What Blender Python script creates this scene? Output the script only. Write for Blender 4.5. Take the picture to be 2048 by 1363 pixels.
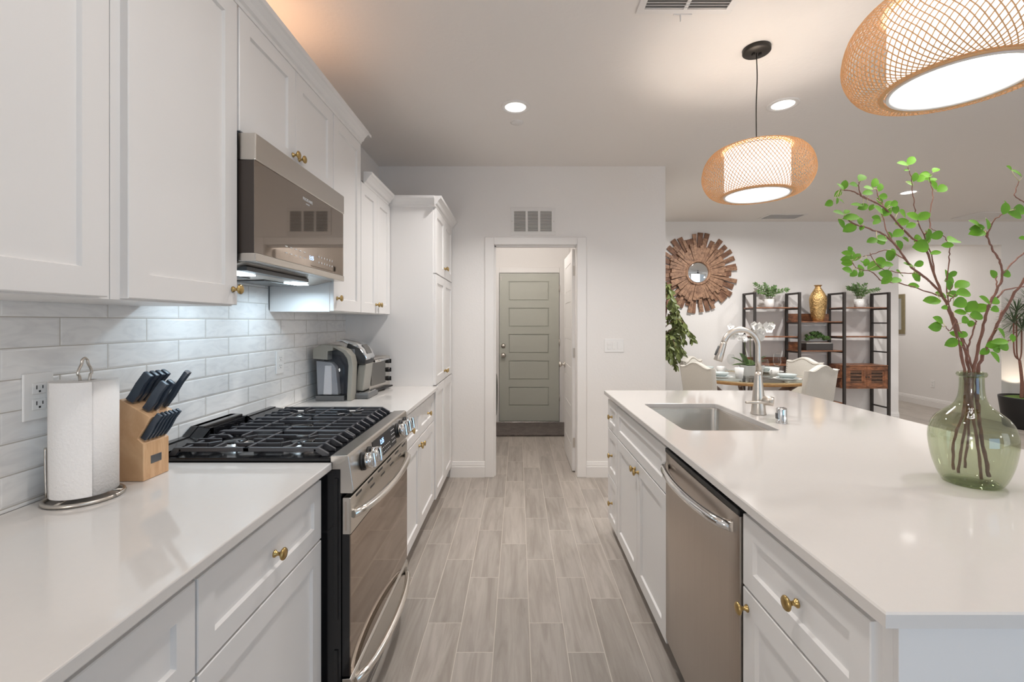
import bpy, bmesh, math, random
from mathutils import Vector, Matrix

for _o in list(bpy.data.objects):
    bpy.data.objects.remove(_o)
SC = bpy.context.scene
COL = SC.collection
PI = math.pi
rnd = random.Random(7)

# ---------------------------------------------------------------- camera
F, U0, V0, H = 910.0, 1036.0, 644.0, 1.37      # focal length and principal point in pixels, eye height
CT = 0.914                                      # counter height
CEIL = 2.752
cam_d = bpy.data.cameras.new('camera')
cam_d.sensor_fit = 'HORIZONTAL'
cam_d.sensor_width = 36.0
cam_d.lens = 36.0 * F / 2048.0
cam_d.shift_x = -(U0 - 1024.0) / 2048.0
cam_d.shift_y = -(681.5 - V0) / 2048.0
cam_d.clip_start = 0.05
cam = bpy.data.objects.new('camera', cam_d)
cam.location = (0, 0, H)
cam.rotation_euler = (PI / 2, 0, 0)
COL.objects.link(cam)
SC.camera = cam


def at(u, v, y):
    """the point seen at pixel (u, v), y metres in front of the lens"""
    return Vector(((u - U0) * y / F, y, H - (v - V0) * y / F))


# ---------------------------------------------------------------- world, exposure, big lights
SC.view_settings.view_transform = 'Standard'
SC.view_settings.look = 'None'
SC.view_settings.gamma = 1.0
SC.view_settings.use_curve_mapping = False
SC.view_settings.exposure = 0.10
w = bpy.data.worlds.new('world')
SC.world = w
w.use_nodes = True
w.node_tree.nodes['Background'].inputs[0].default_value = (0.88, 0.94, 1.0, 1)
w.node_tree.nodes['Background'].inputs[1].default_value = 0.45
SC.cycles.use_denoising = True
SC.cycles.max_bounces = 8
SC.cycles.diffuse_bounces = 5
SC.cycles.glossy_bounces = 4
SC.cycles.transmission_bounces = 6
SC.cycles.transparent_max_bounces = 16
SC.cycles.caustics_reflective = False
SC.cycles.caustics_refractive = False
SC.cycles.sample_clamp_indirect = 6.0


def add_light(name, kind, loc, energy, color=(1, 1, 1), rot=(0, 0, 0), size=0.1, size_y=None, spread=None, parent=None):
    d = bpy.data.lights.new(name, kind)
    d.energy = energy
    d.color = color
    if kind == 'AREA':
        d.shape = 'DISK' if size_y is None else 'RECTANGLE'
        d.size = size
        if size_y is not None:
            d.size_y = size_y
        if spread is not None:
            d.spread = spread
    else:
        d.shadow_soft_size = size
    o = bpy.data.objects.new(name, d)
    COL.objects.link(o)
    o.rotation_euler = rot
    if parent is not None:
        o.parent = parent
        loc = Vector(loc) - ORG.get(parent.name, Vector((0, 0, 0)))
    o.location = loc
    return o


ORG = {}
WARM = (1.0, 0.92, 0.84)
SOFT = (1.0, 0.98, 0.965)
DAY = (0.30, 0.62, 1.0)
E_CAN = 7.0
E_PENDANT_DOWN = 0.9
E_PENDANT_UP = 9.0
E_WINDOW = 17.0
E_LIVING = 24.0
# assumed daylight: unseen windows behind the camera, and the unseen living room beside it
add_light('window_daylight', 'AREA', (1.9, -1.9, 0.85), E_WINDOW, DAY, (PI / 2, 0, 0), 1.6, 1.3)
add_light('living_room_daylight', 'AREA', (5.0, -2.12, 1.5), E_LIVING, (0.86, 0.93, 1.0), (PI / 2, 0, 0), 2.6, 2.2)

# point lamps added as fill, no fixtures, out of frame right and behind
for _p, _e in (((6.9, 3.4, 1.75), 6.0), ((6.9, -0.6, 1.75), 20.0), ((2.9, -1.5, 1.75), 6.0), ((-1.0, -0.95, 1.35), 27.0)):
    add_light('floor_lamp_bulb', 'POINT', _p, _e, SOFT, size=0.16)

# ---------------------------------------------------------------- materials


def lin(r, g, b):
    def f(c):
        c /= 255.0
        return c / 12.92 if c <= 0.04045 else ((c + 0.055) / 1.055) ** 2.4
    return (f(r), f(g), f(b), 1.0)


def new_mat(name):
    m = bpy.data.materials.new(name)
    m.use_nodes = True
    nt = m.node_tree
    b = nt.nodes['Principled BSDF']
    return m, nt, b


def nd(nt, t, **kw):
    n = nt.nodes.new(t)
    for k, v in kw.items():
        setattr(n, k, v)
    return n


def mat(name, col, rough=0.5, metal=0.0, noise=None, bump=None, var=0.0, scale=(1, 1, 1), spec=None, emit=None, coat=None, sheen=None):
    """noise: colour mottling scale; bump: (scale, strength); scale stretches the pattern"""
    m, nt, b = new_mat(name)
    b.inputs['Base Color'].default_value = col
    b.inputs['Roughness'].default_value = rough
    b.inputs['Metallic'].default_value = metal
    if spec is not None:
        b.inputs['Specular IOR Level'].default_value = spec
    if coat is not None:
        b.inputs['Coat Weight'].default_value = coat
        b.inputs['Coat Roughness'].default_value = 0.08
    if sheen is not None:
        b.inputs['Sheen Weight'].default_value = sheen
    if emit is not None:
        b.inputs['Emission Color'].default_value = emit[0]
        b.inputs['Emission Strength'].default_value = emit[1]
    tc = nd(nt, 'ShaderNodeTexCoord')
    mp = nd(nt, 'ShaderNodeMapping')
    mp.inputs['Scale'].default_value = scale
    nt.links.new(tc.outputs['Object'], mp.inputs['Vector'])
    if noise:
        n = nd(nt, 'ShaderNodeTexNoise')
        n.inputs['Scale'].default_value = noise
        n.inputs['Detail'].default_value = 4
        nt.links.new(mp.outputs[0], n.inputs['Vector'])
        r = nd(nt, 'ShaderNodeMapRange')
        r.inputs[3].default_value = 1 - var
        r.inputs[4].default_value = 1 + var
        nt.links.new(n.outputs['Fac'], r.inputs[0])
        h = nd(nt, 'ShaderNodeHueSaturation')
        h.inputs['Color'].default_value = col
        nt.links.new(r.outputs[0], h.inputs['Value'])
        nt.links.new(h.outputs[0], b.inputs['Base Color'])
    if bump:
        n2 = nd(nt, 'ShaderNodeTexNoise')
        n2.inputs['Scale'].default_value = bump[0]
        n2.inputs['Detail'].default_value = 3
        nt.links.new(mp.outputs[0], n2.inputs['Vector'])
        bp = nd(nt, 'ShaderNodeBump')
        bp.inputs['Strength'].default_value = bump[1]
        bp.inputs['Distance'].default_value = 0.01
        nt.links.new(n2.outputs['Fac'], bp.inputs['Height'])
        nt.links.new(bp.outputs[0], b.inputs['Normal'])
    return m


def wood(name, c1, c2, scale=(1, 1, 1), grain=8.0, rough=0.5, bump=0.1, dist=3.0):
    m, nt, b = new_mat(name)
    tc = nd(nt, 'ShaderNodeTexCoord')
    mp = nd(nt, 'ShaderNodeMapping')
    mp.inputs['Scale'].default_value = scale
    nt.links.new(tc.outputs['Object'], mp.inputs['Vector'])
    n = nd(nt, 'ShaderNodeTexNoise')
    n.inputs['Scale'].default_value = grain
    n.inputs['Detail'].default_value = 6
    n.inputs['Roughness'].default_value = 0.6
    n.inputs['Distortion'].default_value = dist * 0.2
    nt.links.new(mp.outputs[0], n.inputs['Vector'])
    cr = nd(nt, 'ShaderNodeValToRGB')
    cr.color_ramp.elements[0].position = 0.3
    cr.color_ramp.elements[0].color = c1
    cr.color_ramp.elements[1].position = 0.7
    cr.color_ramp.elements[1].color = c2
    nt.links.new(n.outputs['Fac'], cr.inputs[0])
    nt.links.new(cr.outputs[0], b.inputs['Base Color'])
    b.inputs['Roughness'].default_value = rough
    bp = nd(nt, 'ShaderNodeBump')
    bp.inputs['Strength'].default_value = bump
    bp.inputs['Distance'].default_value = 0.004
    nt.links.new(n.outputs['Fac'], bp.inputs['Height'])
    nt.links.new(bp.outputs[0], b.inputs['Normal'])
    return m


def glassy(name, tint, gloss=(1, 1, 1, 1), ior=1.45, rough=0.0):
    """thin-walled glass: tinted clear pass-through with a Fresnel reflection"""
    m = bpy.data.materials.new(name)
    m.use_nodes = True
    nt = m.node_tree
    nt.nodes.clear()
    out = nd(nt, 'ShaderNodeOutputMaterial')
    tr = nd(nt, 'ShaderNodeBsdfTransparent')
    tr.inputs[0].default_value = tint
    gl = nd(nt, 'ShaderNodeBsdfGlossy')
    gl.inputs['Color'].default_value = gloss
    gl.inputs['Roughness'].default_value = rough
    lw = nd(nt, 'ShaderNodeFresnel')
    ge = nd(nt, 'ShaderNodeNewGeometry')
    mi = nd(nt, 'ShaderNodeMapRange')          # the same reflection on both sides of the thin wall
    mi.inputs[3].default_value = ior
    mi.inputs[4].default_value = 1.0 / ior
    nt.links.new(ge.outputs['Backfacing'], mi.inputs[0])
    nt.links.new(mi.outputs[0], lw.inputs['IOR'])
    mx = nd(nt, 'ShaderNodeMixShader')
    nt.links.new(lw.outputs[0], mx.inputs[0])
    nt.links.new(tr.outputs[0], mx.inputs[1])
    nt.links.new(gl.outputs[0], mx.inputs[2])
    nt.links.new(mx.outputs[0], out.inputs[0])
    return m


def mathn(nt, op, a, b_=None):
    n = nd(nt, 'ShaderNodeMath', operation=op)
    for i, x in enumerate((a, b_)):
        if x is None:
            continue
        if isinstance(x, (int, float)):
            n.inputs[i].default_value = x
        else:
            nt.links.new(x, n.inputs[i])
    return n.outputs[0]


def floor_mat():
    m, nt, b = new_mat('plank_tile')
    tc = nd(nt, 'ShaderNodeTexCoord')
    sp = nd(nt, 'ShaderNodeSeparateXYZ')
    nt.links.new(tc.outputs['Object'], sp.inputs[0])
    W_, L_ = 0.154, 0.555
    cx = mathn(nt, 'DIVIDE', mathn(nt, 'SUBTRACT', sp.outputs[0], 0.0514), W_)
    col = mathn(nt, 'FLOOR', cx)
    fx = mathn(nt, 'FRACT', cx)
    cy = mathn(nt, 'DIVIDE', mathn(nt, 'ADD', mathn(nt, 'SUBTRACT', sp.outputs[1], 2.075), mathn(nt, 'MULTIPLY', col, 0.185)), L_)
    row = mathn(nt, 'FLOOR', cy)
    fy = mathn(nt, 'FRACT', cy)
    # distance to the nearest joint in metres
    dx = mathn(nt, 'MULTIPLY', mathn(nt, 'MINIMUM', fx, mathn(nt, 'SUBTRACT', 1.0, fx)), W_)
    dy = mathn(nt, 'MULTIPLY', mathn(nt, 'MINIMUM', fy, mathn(nt, 'SUBTRACT', 1.0, fy)), L_)
    d = mathn(nt, 'MINIMUM', dx, dy)
    g = nd(nt, 'ShaderNodeMapRange')
    g.inputs[1].default_value = 0.0012
    g.inputs[2].default_value = 0.0026
    nt.links.new(d, g.inputs[0])
    cmb = nd(nt, 'ShaderNodeCombineXYZ')
    nt.links.new(col, cmb.inputs[0])
    nt.links.new(row, cmb.inputs[1])
    wn = nd(nt, 'ShaderNodeTexWhiteNoise', noise_dimensions='3D')
    nt.links.new(cmb.outputs[0], wn.inputs['Vector'])
    mp = nd(nt, 'ShaderNodeMapping')
    mp.inputs['Scale'].default_value = (26, 2.2, 1)
    nt.links.new(tc.outputs['Object'], mp.inputs['Vector'])
    off = nd(nt, 'ShaderNodeVectorMath', operation='MULTIPLY_ADD')
    nt.links.new(wn.outputs['Color'], off.inputs[0])
    off.inputs[1].default_value = (30, 30, 30)
    nt.links.new(mp.outputs[0], off.inputs[2])
    n = nd(nt, 'ShaderNodeTexNoise')
    n.inputs['Scale'].default_value = 1.0
    n.inputs['Detail'].default_value = 7
    n.inputs['Roughness'].default_value = 0.62
    n.inputs['Distortion'].default_value = 0.7
    nt.links.new(off.outputs[0], n.inputs['Vector'])
    cr = nd(nt, 'ShaderNodeValToRGB')
    e = cr.color_ramp.elements
    e[0].position, e[0].color = 0.28, lin(148, 138, 128)
    e[1].position, e[1].color = 0.62, lin(178, 169, 160)
    nt.links.new(n.outputs['Fac'], cr.inputs[0])
    tint = nd(nt, 'ShaderNodeMapRange')
    tint.inputs[3].default_value = 0.84
    tint.inputs[4].default_value = 1.06
    nt.links.new(wn.outputs['Value'], tint.inputs[0])
    hs = nd(nt, 'ShaderNodeHueSaturation')
    nt.links.new(cr.outputs[0], hs.inputs['Color'])
    nt.links.new(tint.outputs[0], hs.inputs['Value'])
    mx = nd(nt, 'ShaderNodeMix', data_type='RGBA')
    mx.inputs[6].default_value = lin(196, 187, 176)
    nt.links.new(g.outputs[0], mx.inputs[0])
    nt.links.new(hs.outputs[0], mx.inputs[7])
    nt.links.new(mx.outputs[2], b.inputs['Base Color'])
    b.inputs['Roughness'].default_value = 0.42
    bp = nd(nt, 'ShaderNodeBump')
    bp.inputs['Strength'].default_value = 0.35
    bp.inputs['Distance'].default_value = 0.002
    nt.links.new(g.outputs[0], bp.inputs['Height'])
    nt.links.new(bp.outputs[0], b.inputs['Normal'])
    return m


def tile_mat():
    """3 x 12 inch glossy subway tile on the wall plane (world y along, z up)"""
    m, nt, b = new_mat('subway_tile')
    tc = nd(nt, 'ShaderNodeTexCoord')
    sp = nd(nt, 'ShaderNodeSeparateXYZ')
    nt.links.new(tc.outputs['Object'], sp.inputs[0])
    W_, L_ = 0.0765, 0.2845
    cz = mathn(nt, 'DIVIDE', mathn(nt, 'SUBTRACT', sp.outputs[2], 0.924 - 10 * W_), W_)
    row = mathn(nt, 'FLOOR', cz)
    fz = mathn(nt, 'FRACT', cz)
    odd = mathn(nt, 'MODULO', row, 2.0)
    cy = mathn(nt, 'DIVIDE', mathn(nt, 'ADD', mathn(nt, 'SUBTRACT', sp.outputs[1], 1.6455 - 20 * L_), mathn(nt, 'MULTIPLY', odd, L_ / 2)), L_)
    colm = mathn(nt, 'FLOOR', cy)
    fy = mathn(nt, 'FRACT', cy)
    dz = mathn(nt, 'MULTIPLY', mathn(nt, 'MINIMUM', fz, mathn(nt, 'SUBTRACT', 1.0, fz)), W_)
    dy = mathn(nt, 'MULTIPLY', mathn(nt, 'MINIMUM', fy, mathn(nt, 'SUBTRACT', 1.0, fy)), L_)
    d = mathn(nt, 'MINIMUM', dz, dy)
    g = nd(nt, 'ShaderNodeMapRange')
    g.inputs[1].default_value = 0.0010
    g.inputs[2].default_value = 0.0018
    nt.links.new(d, g.inputs[0])
    bv = nd(nt, 'ShaderNodeMapRange')
    bv.inputs[1].default_value = 0.001
    bv.inputs[2].default_value = 0.007
    bv.interpolation_type = 'SMOOTHSTEP'
    nt.links.new(d, bv.inputs[0])
    cmb = nd(nt, 'ShaderNodeCombineXYZ')
    nt.links.new(colm, cmb.inputs[0])
    nt.links.new(row, cmb.inputs[1])
    wn = nd(nt, 'ShaderNodeTexWhiteNoise', noise_dimensions='3D')
    nt.links.new(cmb.outputs[0], wn.inputs['Vector'])
    mp = nd(nt, 'ShaderNodeMapping')
    mp.inputs['Scale'].default_value = (1, 5, 16)
    nt.links.new(tc.outputs['Object'], mp.inputs['Vector'])
    off = nd(nt, 'ShaderNodeVectorMath', operation='MULTIPLY_ADD')
    nt.links.new(wn.outputs['Color'], off.inputs[0])
    off.inputs[1].default_value = (20, 20, 20)
    nt.links.new(mp.outputs[0], off.inputs[2])
    n = nd(nt, 'ShaderNodeTexNoise')
    n.inputs['Scale'].default_value = 1.3
    n.inputs['Detail'].default_value = 5
    n.inputs['Distortion'].default_value = 2.2
    nt.links.new(off.outputs[0], n.inputs['Vector'])
    cr = nd(nt, 'ShaderNodeValToRGB')
    e = cr.color_ramp.elements
    e[0].position, e[0].color = 0.30, lin(222, 220, 218)
    e[1].position, e[1].color = 0.55, lin(234, 232, 229)
    nt.links.new(n.outputs['Fac'], cr.inputs[0])
    mx = nd(nt, 'ShaderNodeMix', data_type='RGBA')
    mx.inputs[6].default_value = lin(186, 180, 170)
    nt.links.new(g.outputs[0], mx.inputs[0])
    nt.links.new(cr.outputs[0], mx.inputs[7])
    nt.links.new(mx.outputs[2], b.inputs['Base Color'])
    b.inputs['Roughness'].default_value = 0.16
    bp = nd(nt, 'ShaderNodeBump')
    bp.inputs['Strength'].default_value = 0.6
    bp.inputs['Distance'].default_value = 0.0022
    hsum = mathn(nt, 'ADD', bv.outputs[0], mathn(nt, 'MULTIPLY', n.outputs['Fac'], 0.35))
    nt.links.new(hsum, bp.inputs['Height'])
    nt.links.new(bp.outputs[0], b.inputs['Normal'])
    return m


M = {}
M['floor'] = floor_mat()
M['tile'] = tile_mat()
M['wall'] = mat('wall_paint', lin(233, 229, 225), 0.75, bump=(75, 0.10))
M['ceil'] = mat('ceiling_paint', lin(232, 227, 222), 0.85, bump=(45, 0.12))
M['trim'] = mat('trim_paint', lin(232, 228, 224), 0.4)
M['cab'] = mat('cabinet_paint', lin(228, 225, 222), 0.34, bump=(120, 0.015))
M['kick'] = mat('toe_kick_paint', lin(180, 175, 170), 0.6)
M['quartz'] = mat('quartz', lin(216, 211, 206), 0.075, noise=60, var=0.015, spec=0.6)
M['steel'] = mat('brushed_steel', lin(205, 200, 193), 0.24, 1.0, bump=(30, 0.04), scale=(12, 1, 60))
M['steel2'] = mat('brushed_steel_panel', lin(192, 182, 172), 0.30, 1.0, noise=3, var=0.05, bump=(30, 0.03), scale=(1, 60, 2))
M['chrome'] = mat('chrome', lin(225, 225, 225), 0.07, 1.0, noise=4, var=0.01)
M['nickel'] = mat('brushed_nickel', lin(206, 199, 190), 0.34, 1.0, noise=8, var=0.03)
M['brass'] = mat('satin_brass', lin(188, 160, 106), 0.30, 1.0, noise=40, var=0.06)
M['black'] = mat('black_enamel', lin(20, 20, 22), 0.14, noise=6, var=0.1)
M['iron'] = mat('cast_iron', lin(52, 52, 56), 0.36, bump=(220, 0.08), spec=0.7)
M['plastic_black'] = mat('black_plastic', lin(26, 25, 25), 0.42, noise=30, var=0.1)
M['burner'] = mat('burner_aluminium', lin(205, 200, 195), 0.35, 1.0, noise=20, var=0.05)
M['ovenglass'] = mat('smoked_oven_glass', lin(150, 134, 120), 0.045, 1.0, noise=2, var=0.02)
M['mwglass'] = mat('smoked_door_glass', lin(162, 152, 143), 0.03, 1.0, noise=2, var=0.02)
M['mwside'] = mat('dark_side_panel', lin(62, 54, 49), 0.25, noise=4, var=0.05)
M['lightmark'] = mat('panel_marking', lin(225, 225, 225), 0.5, noise=10, var=0.02)
M['led'] = mat('display_digits', lin(160, 190, 255), 0.4, emit=(lin(150, 190, 255), 3.0), noise=10, var=0.01)
M['hoodlight'] = mat('hood_lamp_lens', lin(235, 245, 255), 0.4, emit=((0.72, 0.90, 1.0, 1), 6.0), noise=10, var=0.01)
M['diffuser'] = mat('lamp_diffuser', lin(250, 248, 244), 0.5, emit=((1.0, 0.97, 0.93, 1), 3.0), noise=10, var=0.01)
M['paper'] = mat('paper_towel', lin(238, 234, 230), 0.9, bump=(140, 0.25))
M['whiteplastic'] = mat('white_plastic', lin(236, 233, 229), 0.35, noise=20, var=0.01)
M['blockwood'] = wood('beech_block', lin(194, 148, 108), lin(222, 184, 142), (2, 10, 1.5), 6, 0.45, 0.03)
M['handle'] = mat('knife_handle', lin(52, 62, 74), 0.38, noise=40, var=0.08)
M['blade'] = mat('knife_blade', lin(200, 200, 205), 0.2, 1.0, noise=10, var=0.02)
M['greyplastic'] = mat('warm_grey_plastic', lin(146, 143, 134), 0.28, noise=10, var=0.03)
M['greydark'] = mat('dark_grey_plastic', lin(96, 96, 96), 0.3, noise=10, var=0.04)
M['tank'] = glassy('smoked_tank', (0.80, 0.81, 0.84, 1), ior=1.4)
M['water'] = mat('tank_inside', lin(172, 172, 172), 0.25, noise=6, var=0.15)
M['glass'] = glassy('clear_glass', (0.975, 0.98, 0.98, 1), ior=1.33)
M['tableglass'] = glassy('table_glass', (0.91, 0.955, 0.94, 1), ior=1.5)
M['greenglass'] = glassy('green_glass', (0.67, 0.71, 0.57, 1), ior=1.75)
M['ovenwin'] = mat('toaster_window', lin(128, 125, 120), 0.06, 1.0, noise=3, var=0.05)
M['bark'] = mat('twig_bark', lin(132, 92, 78), 0.8, noise=60, var=0.35, bump=(90, 0.4))
M['leaf'] = mat('leaf_green', lin(104, 152, 44), 0.55, noise=25, var=0.28, spec=0.25)
M['leaf2'] = mat('leaf_dark', lin(92, 122, 68), 0.45, noise=20, var=0.3)
M['leaf3'] = mat('leaf_olive', lin(98, 108, 56), 0.5, noise=12, var=0.4)
M['leaf4'] = mat('leaf_spiky', lin(78, 96, 66), 0.5, noise=12, var=0.4)
M['pale'] = mat('pale_petiole', lin(205, 195, 150), 0.6, noise=20, var=0.1)
M['rattan'] = mat('woven_rattan', lin(224, 176, 126), 0.6, noise=40, var=0.14)
M['drum'] = mat('lamp_drum_fabric', lin(245, 240, 234), 0.8, emit=((1.0, 0.95, 0.91, 1), 1.0), noise=60, var=0.01)
M['bronze'] = mat('dark_bronze', lin(52, 48, 44), 0.4, 0.6, noise=20, var=0.1)
M['ventwhite'] = mat('vent_paint', lin(228, 224, 220), 0.5, noise=20, var=0.01)
M['ventgrey'] = mat('vent_shadow_grey', lin(150, 146, 142), 0.9, noise=10, var=0.02)
M['handlesteel'] = mat('polished_steel', lin(226, 221, 214), 0.22, 1.0, noise=10, var=0.01)
M['dark'] = mat('dark_void', lin(60, 56, 52), 0.9, noise=10, var=0.1)
M['greydoor'] = mat('grey_door_paint', lin(186, 186, 175), 0.42, noise=30, var=0.01)
M['mat'] = mat('shaggy_mat', lin(104, 95, 90), 0.95, noise=18, var=0.5, bump=(90, 1.0))
M['sunwood'] = wood('reclaimed_wood', lin(98, 68, 50), lin(182, 142, 112), (9, 9, 9), 3, 0.6, 0.1)
M['sunwood2'] = wood('reclaimed_wood_dark', lin(92, 62, 46), lin(146, 106, 80), (6, 6, 6), 3, 0.65, 0.1)
M['mirror'] = mat('mirror_silver', lin(232, 236, 238), 0.015, 1.0, noise=2, var=0.005)
M['frame'] = mat('black_steel', lin(62, 57, 54), 0.45, 0.3, noise=20, var=0.08)
M['rustic'] = wood('rustic_board', lin(66, 42, 31), lin(164, 108, 74), (3, 5, 9), 3, 0.4, 0.05)
M['rustic2'] = wood('rustic_louver_board', lin(56, 38, 30), lin(118, 84, 62), (3, 5, 9), 3, 0.45, 0.05)
M['gold'] = mat('hammered_gold', lin(208, 172, 118), 0.36, 1.0, noise=42, var=0.75, bump=(60, 0.9))
M['ceramic'] = mat('white_ceramic', lin(232, 230, 226), 0.18, noise=10, var=0.01)
M['china'] = mat('pale_blue_china', lin(196, 204, 202), 0.15, noise=10, var=0.02)
M['slate'] = mat('dark_planter', lin(56, 52, 50), 0.5, noise=14, var=0.2)
M['linen'] = mat('cream_linen', lin(212, 206, 195), 0.85, noise=90, var=0.05, bump=(200, 0.25), scale=(1, 1, 1), sheen=0.3)
M['nail'] = mat('nailhead', lin(150, 136, 116), 0.35, 1.0, noise=10, var=0.05)
M['darkwood'] = wood('dark_walnut', lin(52, 32, 24), lin(92, 60, 42), (2, 2, 12), 3, 0.4, 0.03)
M['goldwood'] = wood('honey_wood', lin(150, 108, 62), lin(190, 146, 92), (4, 4, 14), 3, 0.4, 0.03)
M['orchidleaf'] = mat('orchid_leaf', lin(66, 88, 46), 0.35, noise=12, var=0.25)
M['paleglass'] = glassy('pale_green_glass', (0.86, 0.90, 0.80, 1), ior=1.5)
M['petal'] = mat('orchid_petal', lin(244, 242, 238), 0.6, noise=20, var=0.02)
M['stem'] = mat('green_stem', lin(96, 104, 60), 0.6, noise=20, var=0.15)
M['blackpot'] = mat('matte_black_pot', lin(28, 27, 28), 0.45, noise=10, var=0.1)
M['moss'] = mat('moss', lin(96, 122, 52), 0.95, noise=40, var=0.4, bump=(60, 1.0))
M['pebble'] = mat('pebbles', lin(190, 184, 176), 0.7, noise=60, var=0.2, bump=(60, 0.6))
M['soil'] = mat('soil', lin(62, 48, 38), 0.95, noise=40, var=0.3, bump=(60, 0.8))
M['oldgold'] = mat('antique_gold_frame', lin(150, 138, 108), 0.45, 0.6, noise=30, var=0.2)
M['washer'] = mat('washer_white', lin(214, 212, 210), 0.3, noise=10, var=0.01)
M['washgrey'] = mat('washer_grey', lin(112, 112, 112), 0.25, 0.5, noise=10, var=0.03)
M['plaque'] = mat('grey_plaque', lin(128, 128, 130), 0.35, 0.7, noise=20, var=0.05)
M['fanmetal'] = mat('fan_bronze', lin(72, 70, 68), 0.4, 0.4, noise=20, var=0.05)

# ---------------------------------------------------------------- mesh building


class MB:
    """collects shapes in one bmesh; build() links it as one mesh object"""

    def __init__(self):
        self.bm = bmesh.new()

    def _merge(self, bm2):
        me = bpy.data.meshes.new('tmp')
        bm2.to_mesh(me)
        bm2.free()
        self.bm.from_mesh(me)
        bpy.data.meshes.remove(me)

    def box(self, x0, x1, y0, y1, z0, z1, bev=0.0, seg=2, mtx=None):
        b = bmesh.new()
        bmesh.ops.create_cube(b, size=1.0)
        x0, x1 = min(x0, x1), max(x0, x1)
        y0, y1 = min(y0, y1), max(y0, y1)
        z0, z1 = min(z0, z1), max(z0, z1)
        for v in b.verts:
            v.co = Vector(((x0 + x1) / 2 + v.co.x * (x1 - x0), (y0 + y1) / 2 + v.co.y * (y1 - y0), (z0 + z1) / 2 + v.co.z * (z1 - z0)))
        if bev > 0:
            bmesh.ops.bevel(b, geom=list(b.edges), offset=bev, segments=seg, profile=0.5, affect='EDGES')
        if mtx is not None:
            b.transform(mtx)
        self._merge(b)
        return self

    def tube(self, pts, r, seg=10, cap=True, flat=None):
        """round bar along pts; r a number or a list; flat=(up vector, ratio) squashes the section"""
        pts = [Vector(p) for p in pts]
        n = len(pts)
        rs = r if isinstance(r, (list, tuple)) else [r] * n
        rings = []
        up = None
        for i, p in enumerate(pts):
            t = (pts[min(i + 1, n - 1)] - pts[max(i - 1, 0)])
            if t.length < 1e-9:
                t = Vector((0, 0, 1))
            t.normalize()
            if up is None:
                a = Vector((0, 0, 1)) if abs(t.z) < 0.9 else Vector((1, 0, 0))
                up = (a - t * a.dot(t)).normalized()
            else:
                up = (up - t * up.dot(t))
                if up.length < 1e-6:
                    a = Vector((0, 0, 1)) if abs(t.z) < 0.9 else Vector((1, 0, 0))
                    up = a - t * a.dot(t)
                up.normalize()
            sd = t.cross(up)
            ring = []
            for k in range(seg):
                a = 2 * PI * k / seg
                q = up * math.cos(a) + sd * math.sin(a)
                if flat:
                    f = Vector(flat[0])
                    q = q - f * q.dot(f) * (1 - flat[1])
                ring.append(self.bm.verts.new(p + q * rs[i]))
            rings.append(ring)
        for i in range(n - 1):
            for k in range(seg):
                k2 = (k + 1) % seg
                f = self.bm.faces.new((rings[i][k], rings[i][k2], rings[i + 1][k2], rings[i + 1][k]))
                f.smooth = True
        if cap:
            self.bm.faces.new(list(reversed(rings[0])))
            self.bm.faces.new(rings[-1])
        return self

    def lathe(self, prof, loc=(0, 0, 0), axis='Z', seg=32, smooth=True, mtx=None, arc=None):
        """prof: list of (r, h); h along axis"""
        loc = Vector(loc)
        fr = {'Z': (Vector((1, 0, 0)), Vector((0, 1, 0)), Vector((0, 0, 1))),
              'X': (Vector((0, 1, 0)), Vector((0, 0, 1)), Vector((1, 0, 0))),
              '-X': (Vector((0, 0, 1)), Vector((0, 1, 0)), Vector((-1, 0, 0))),
              'Y': (Vector((0, 0, 1)), Vector((1, 0, 0)), Vector((0, 1, 0))),
              '-Y': (Vector((1, 0, 0)), Vector((0, 0, 1)), Vector((0, -1, 0)))}[axis] if isinstance(axis, str) else axis
        ex, ey, ez = fr
        rings = []
        for (r, h) in prof:
            if r < 1e-6:
                p = loc + ez * h
                rings.append([self.bm.verts.new(mtx @ p if mtx else p)])
            else:
                ring = []
                for k in range(seg):
                    a = 2 * PI * k / seg
                    p = loc + ex * (r * math.cos(a)) + ey * (r * math.sin(a)) + ez * h
                    ring.append(self.bm.verts.new(mtx @ p if mtx else p))
                rings.append(ring)
        for a, b in zip(rings[:-1], rings[1:]):
            for k in range(seg):
                k2 = (k + 1) % seg
                try:
                    if len(a) == 1 and len(b) == 1:
                        break
                    if len(a) == 1:
                        f = self.bm.faces.new((a[0], b[k2], b[k]))
                    elif len(b) == 1:
                        f = self.bm.faces.new((a[k], a[k2], b[0]))
                    else:
                        f = self.bm.faces.new((a[k], a[k2], b[k2], b[k]))
                    f.smooth = smooth
                except ValueError:
                    pass
        return self

    def prism(self, poly, axis, a0, a1, bev=0.0):
        """poly: 2-D outline; axis 'Y': (x,z) outline along y; 'X': (y,z) along x; 'Z': (x,y) along z"""
        def P(p, a):
            return {'Y': Vector((p[0], a, p[1])), 'X': Vector((a, p[0], p[1])), 'Z': Vector((p[0], p[1], a))}[axis]
        b = bmesh.new()
        lo = [b.verts.new(P(p, a0)) for p in poly]
        hi = [b.verts.new(P(p, a1)) for p in poly]
        n = len(poly)
        b.faces.new(lo)
        b.faces.new(list(reversed(hi)))
        for i in range(n):
            j = (i + 1) % n
            b.faces.new((lo[j], lo[i], hi[i], hi[j]))
        bmesh.ops.recalc_face_normals(b, faces=list(b.faces))
        if bev > 0:
            bmesh.ops.bevel(b, geom=list(b.edges), offset=bev, segments=2, profile=0.5, affect='EDGES')
        self._merge(b)
        return self

    def face(self, pts, smooth=False):
        f = self.bm.faces.new([self.bm.verts.new(Vector(p)) for p in pts])
        f.smooth = smooth
        return self

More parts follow.
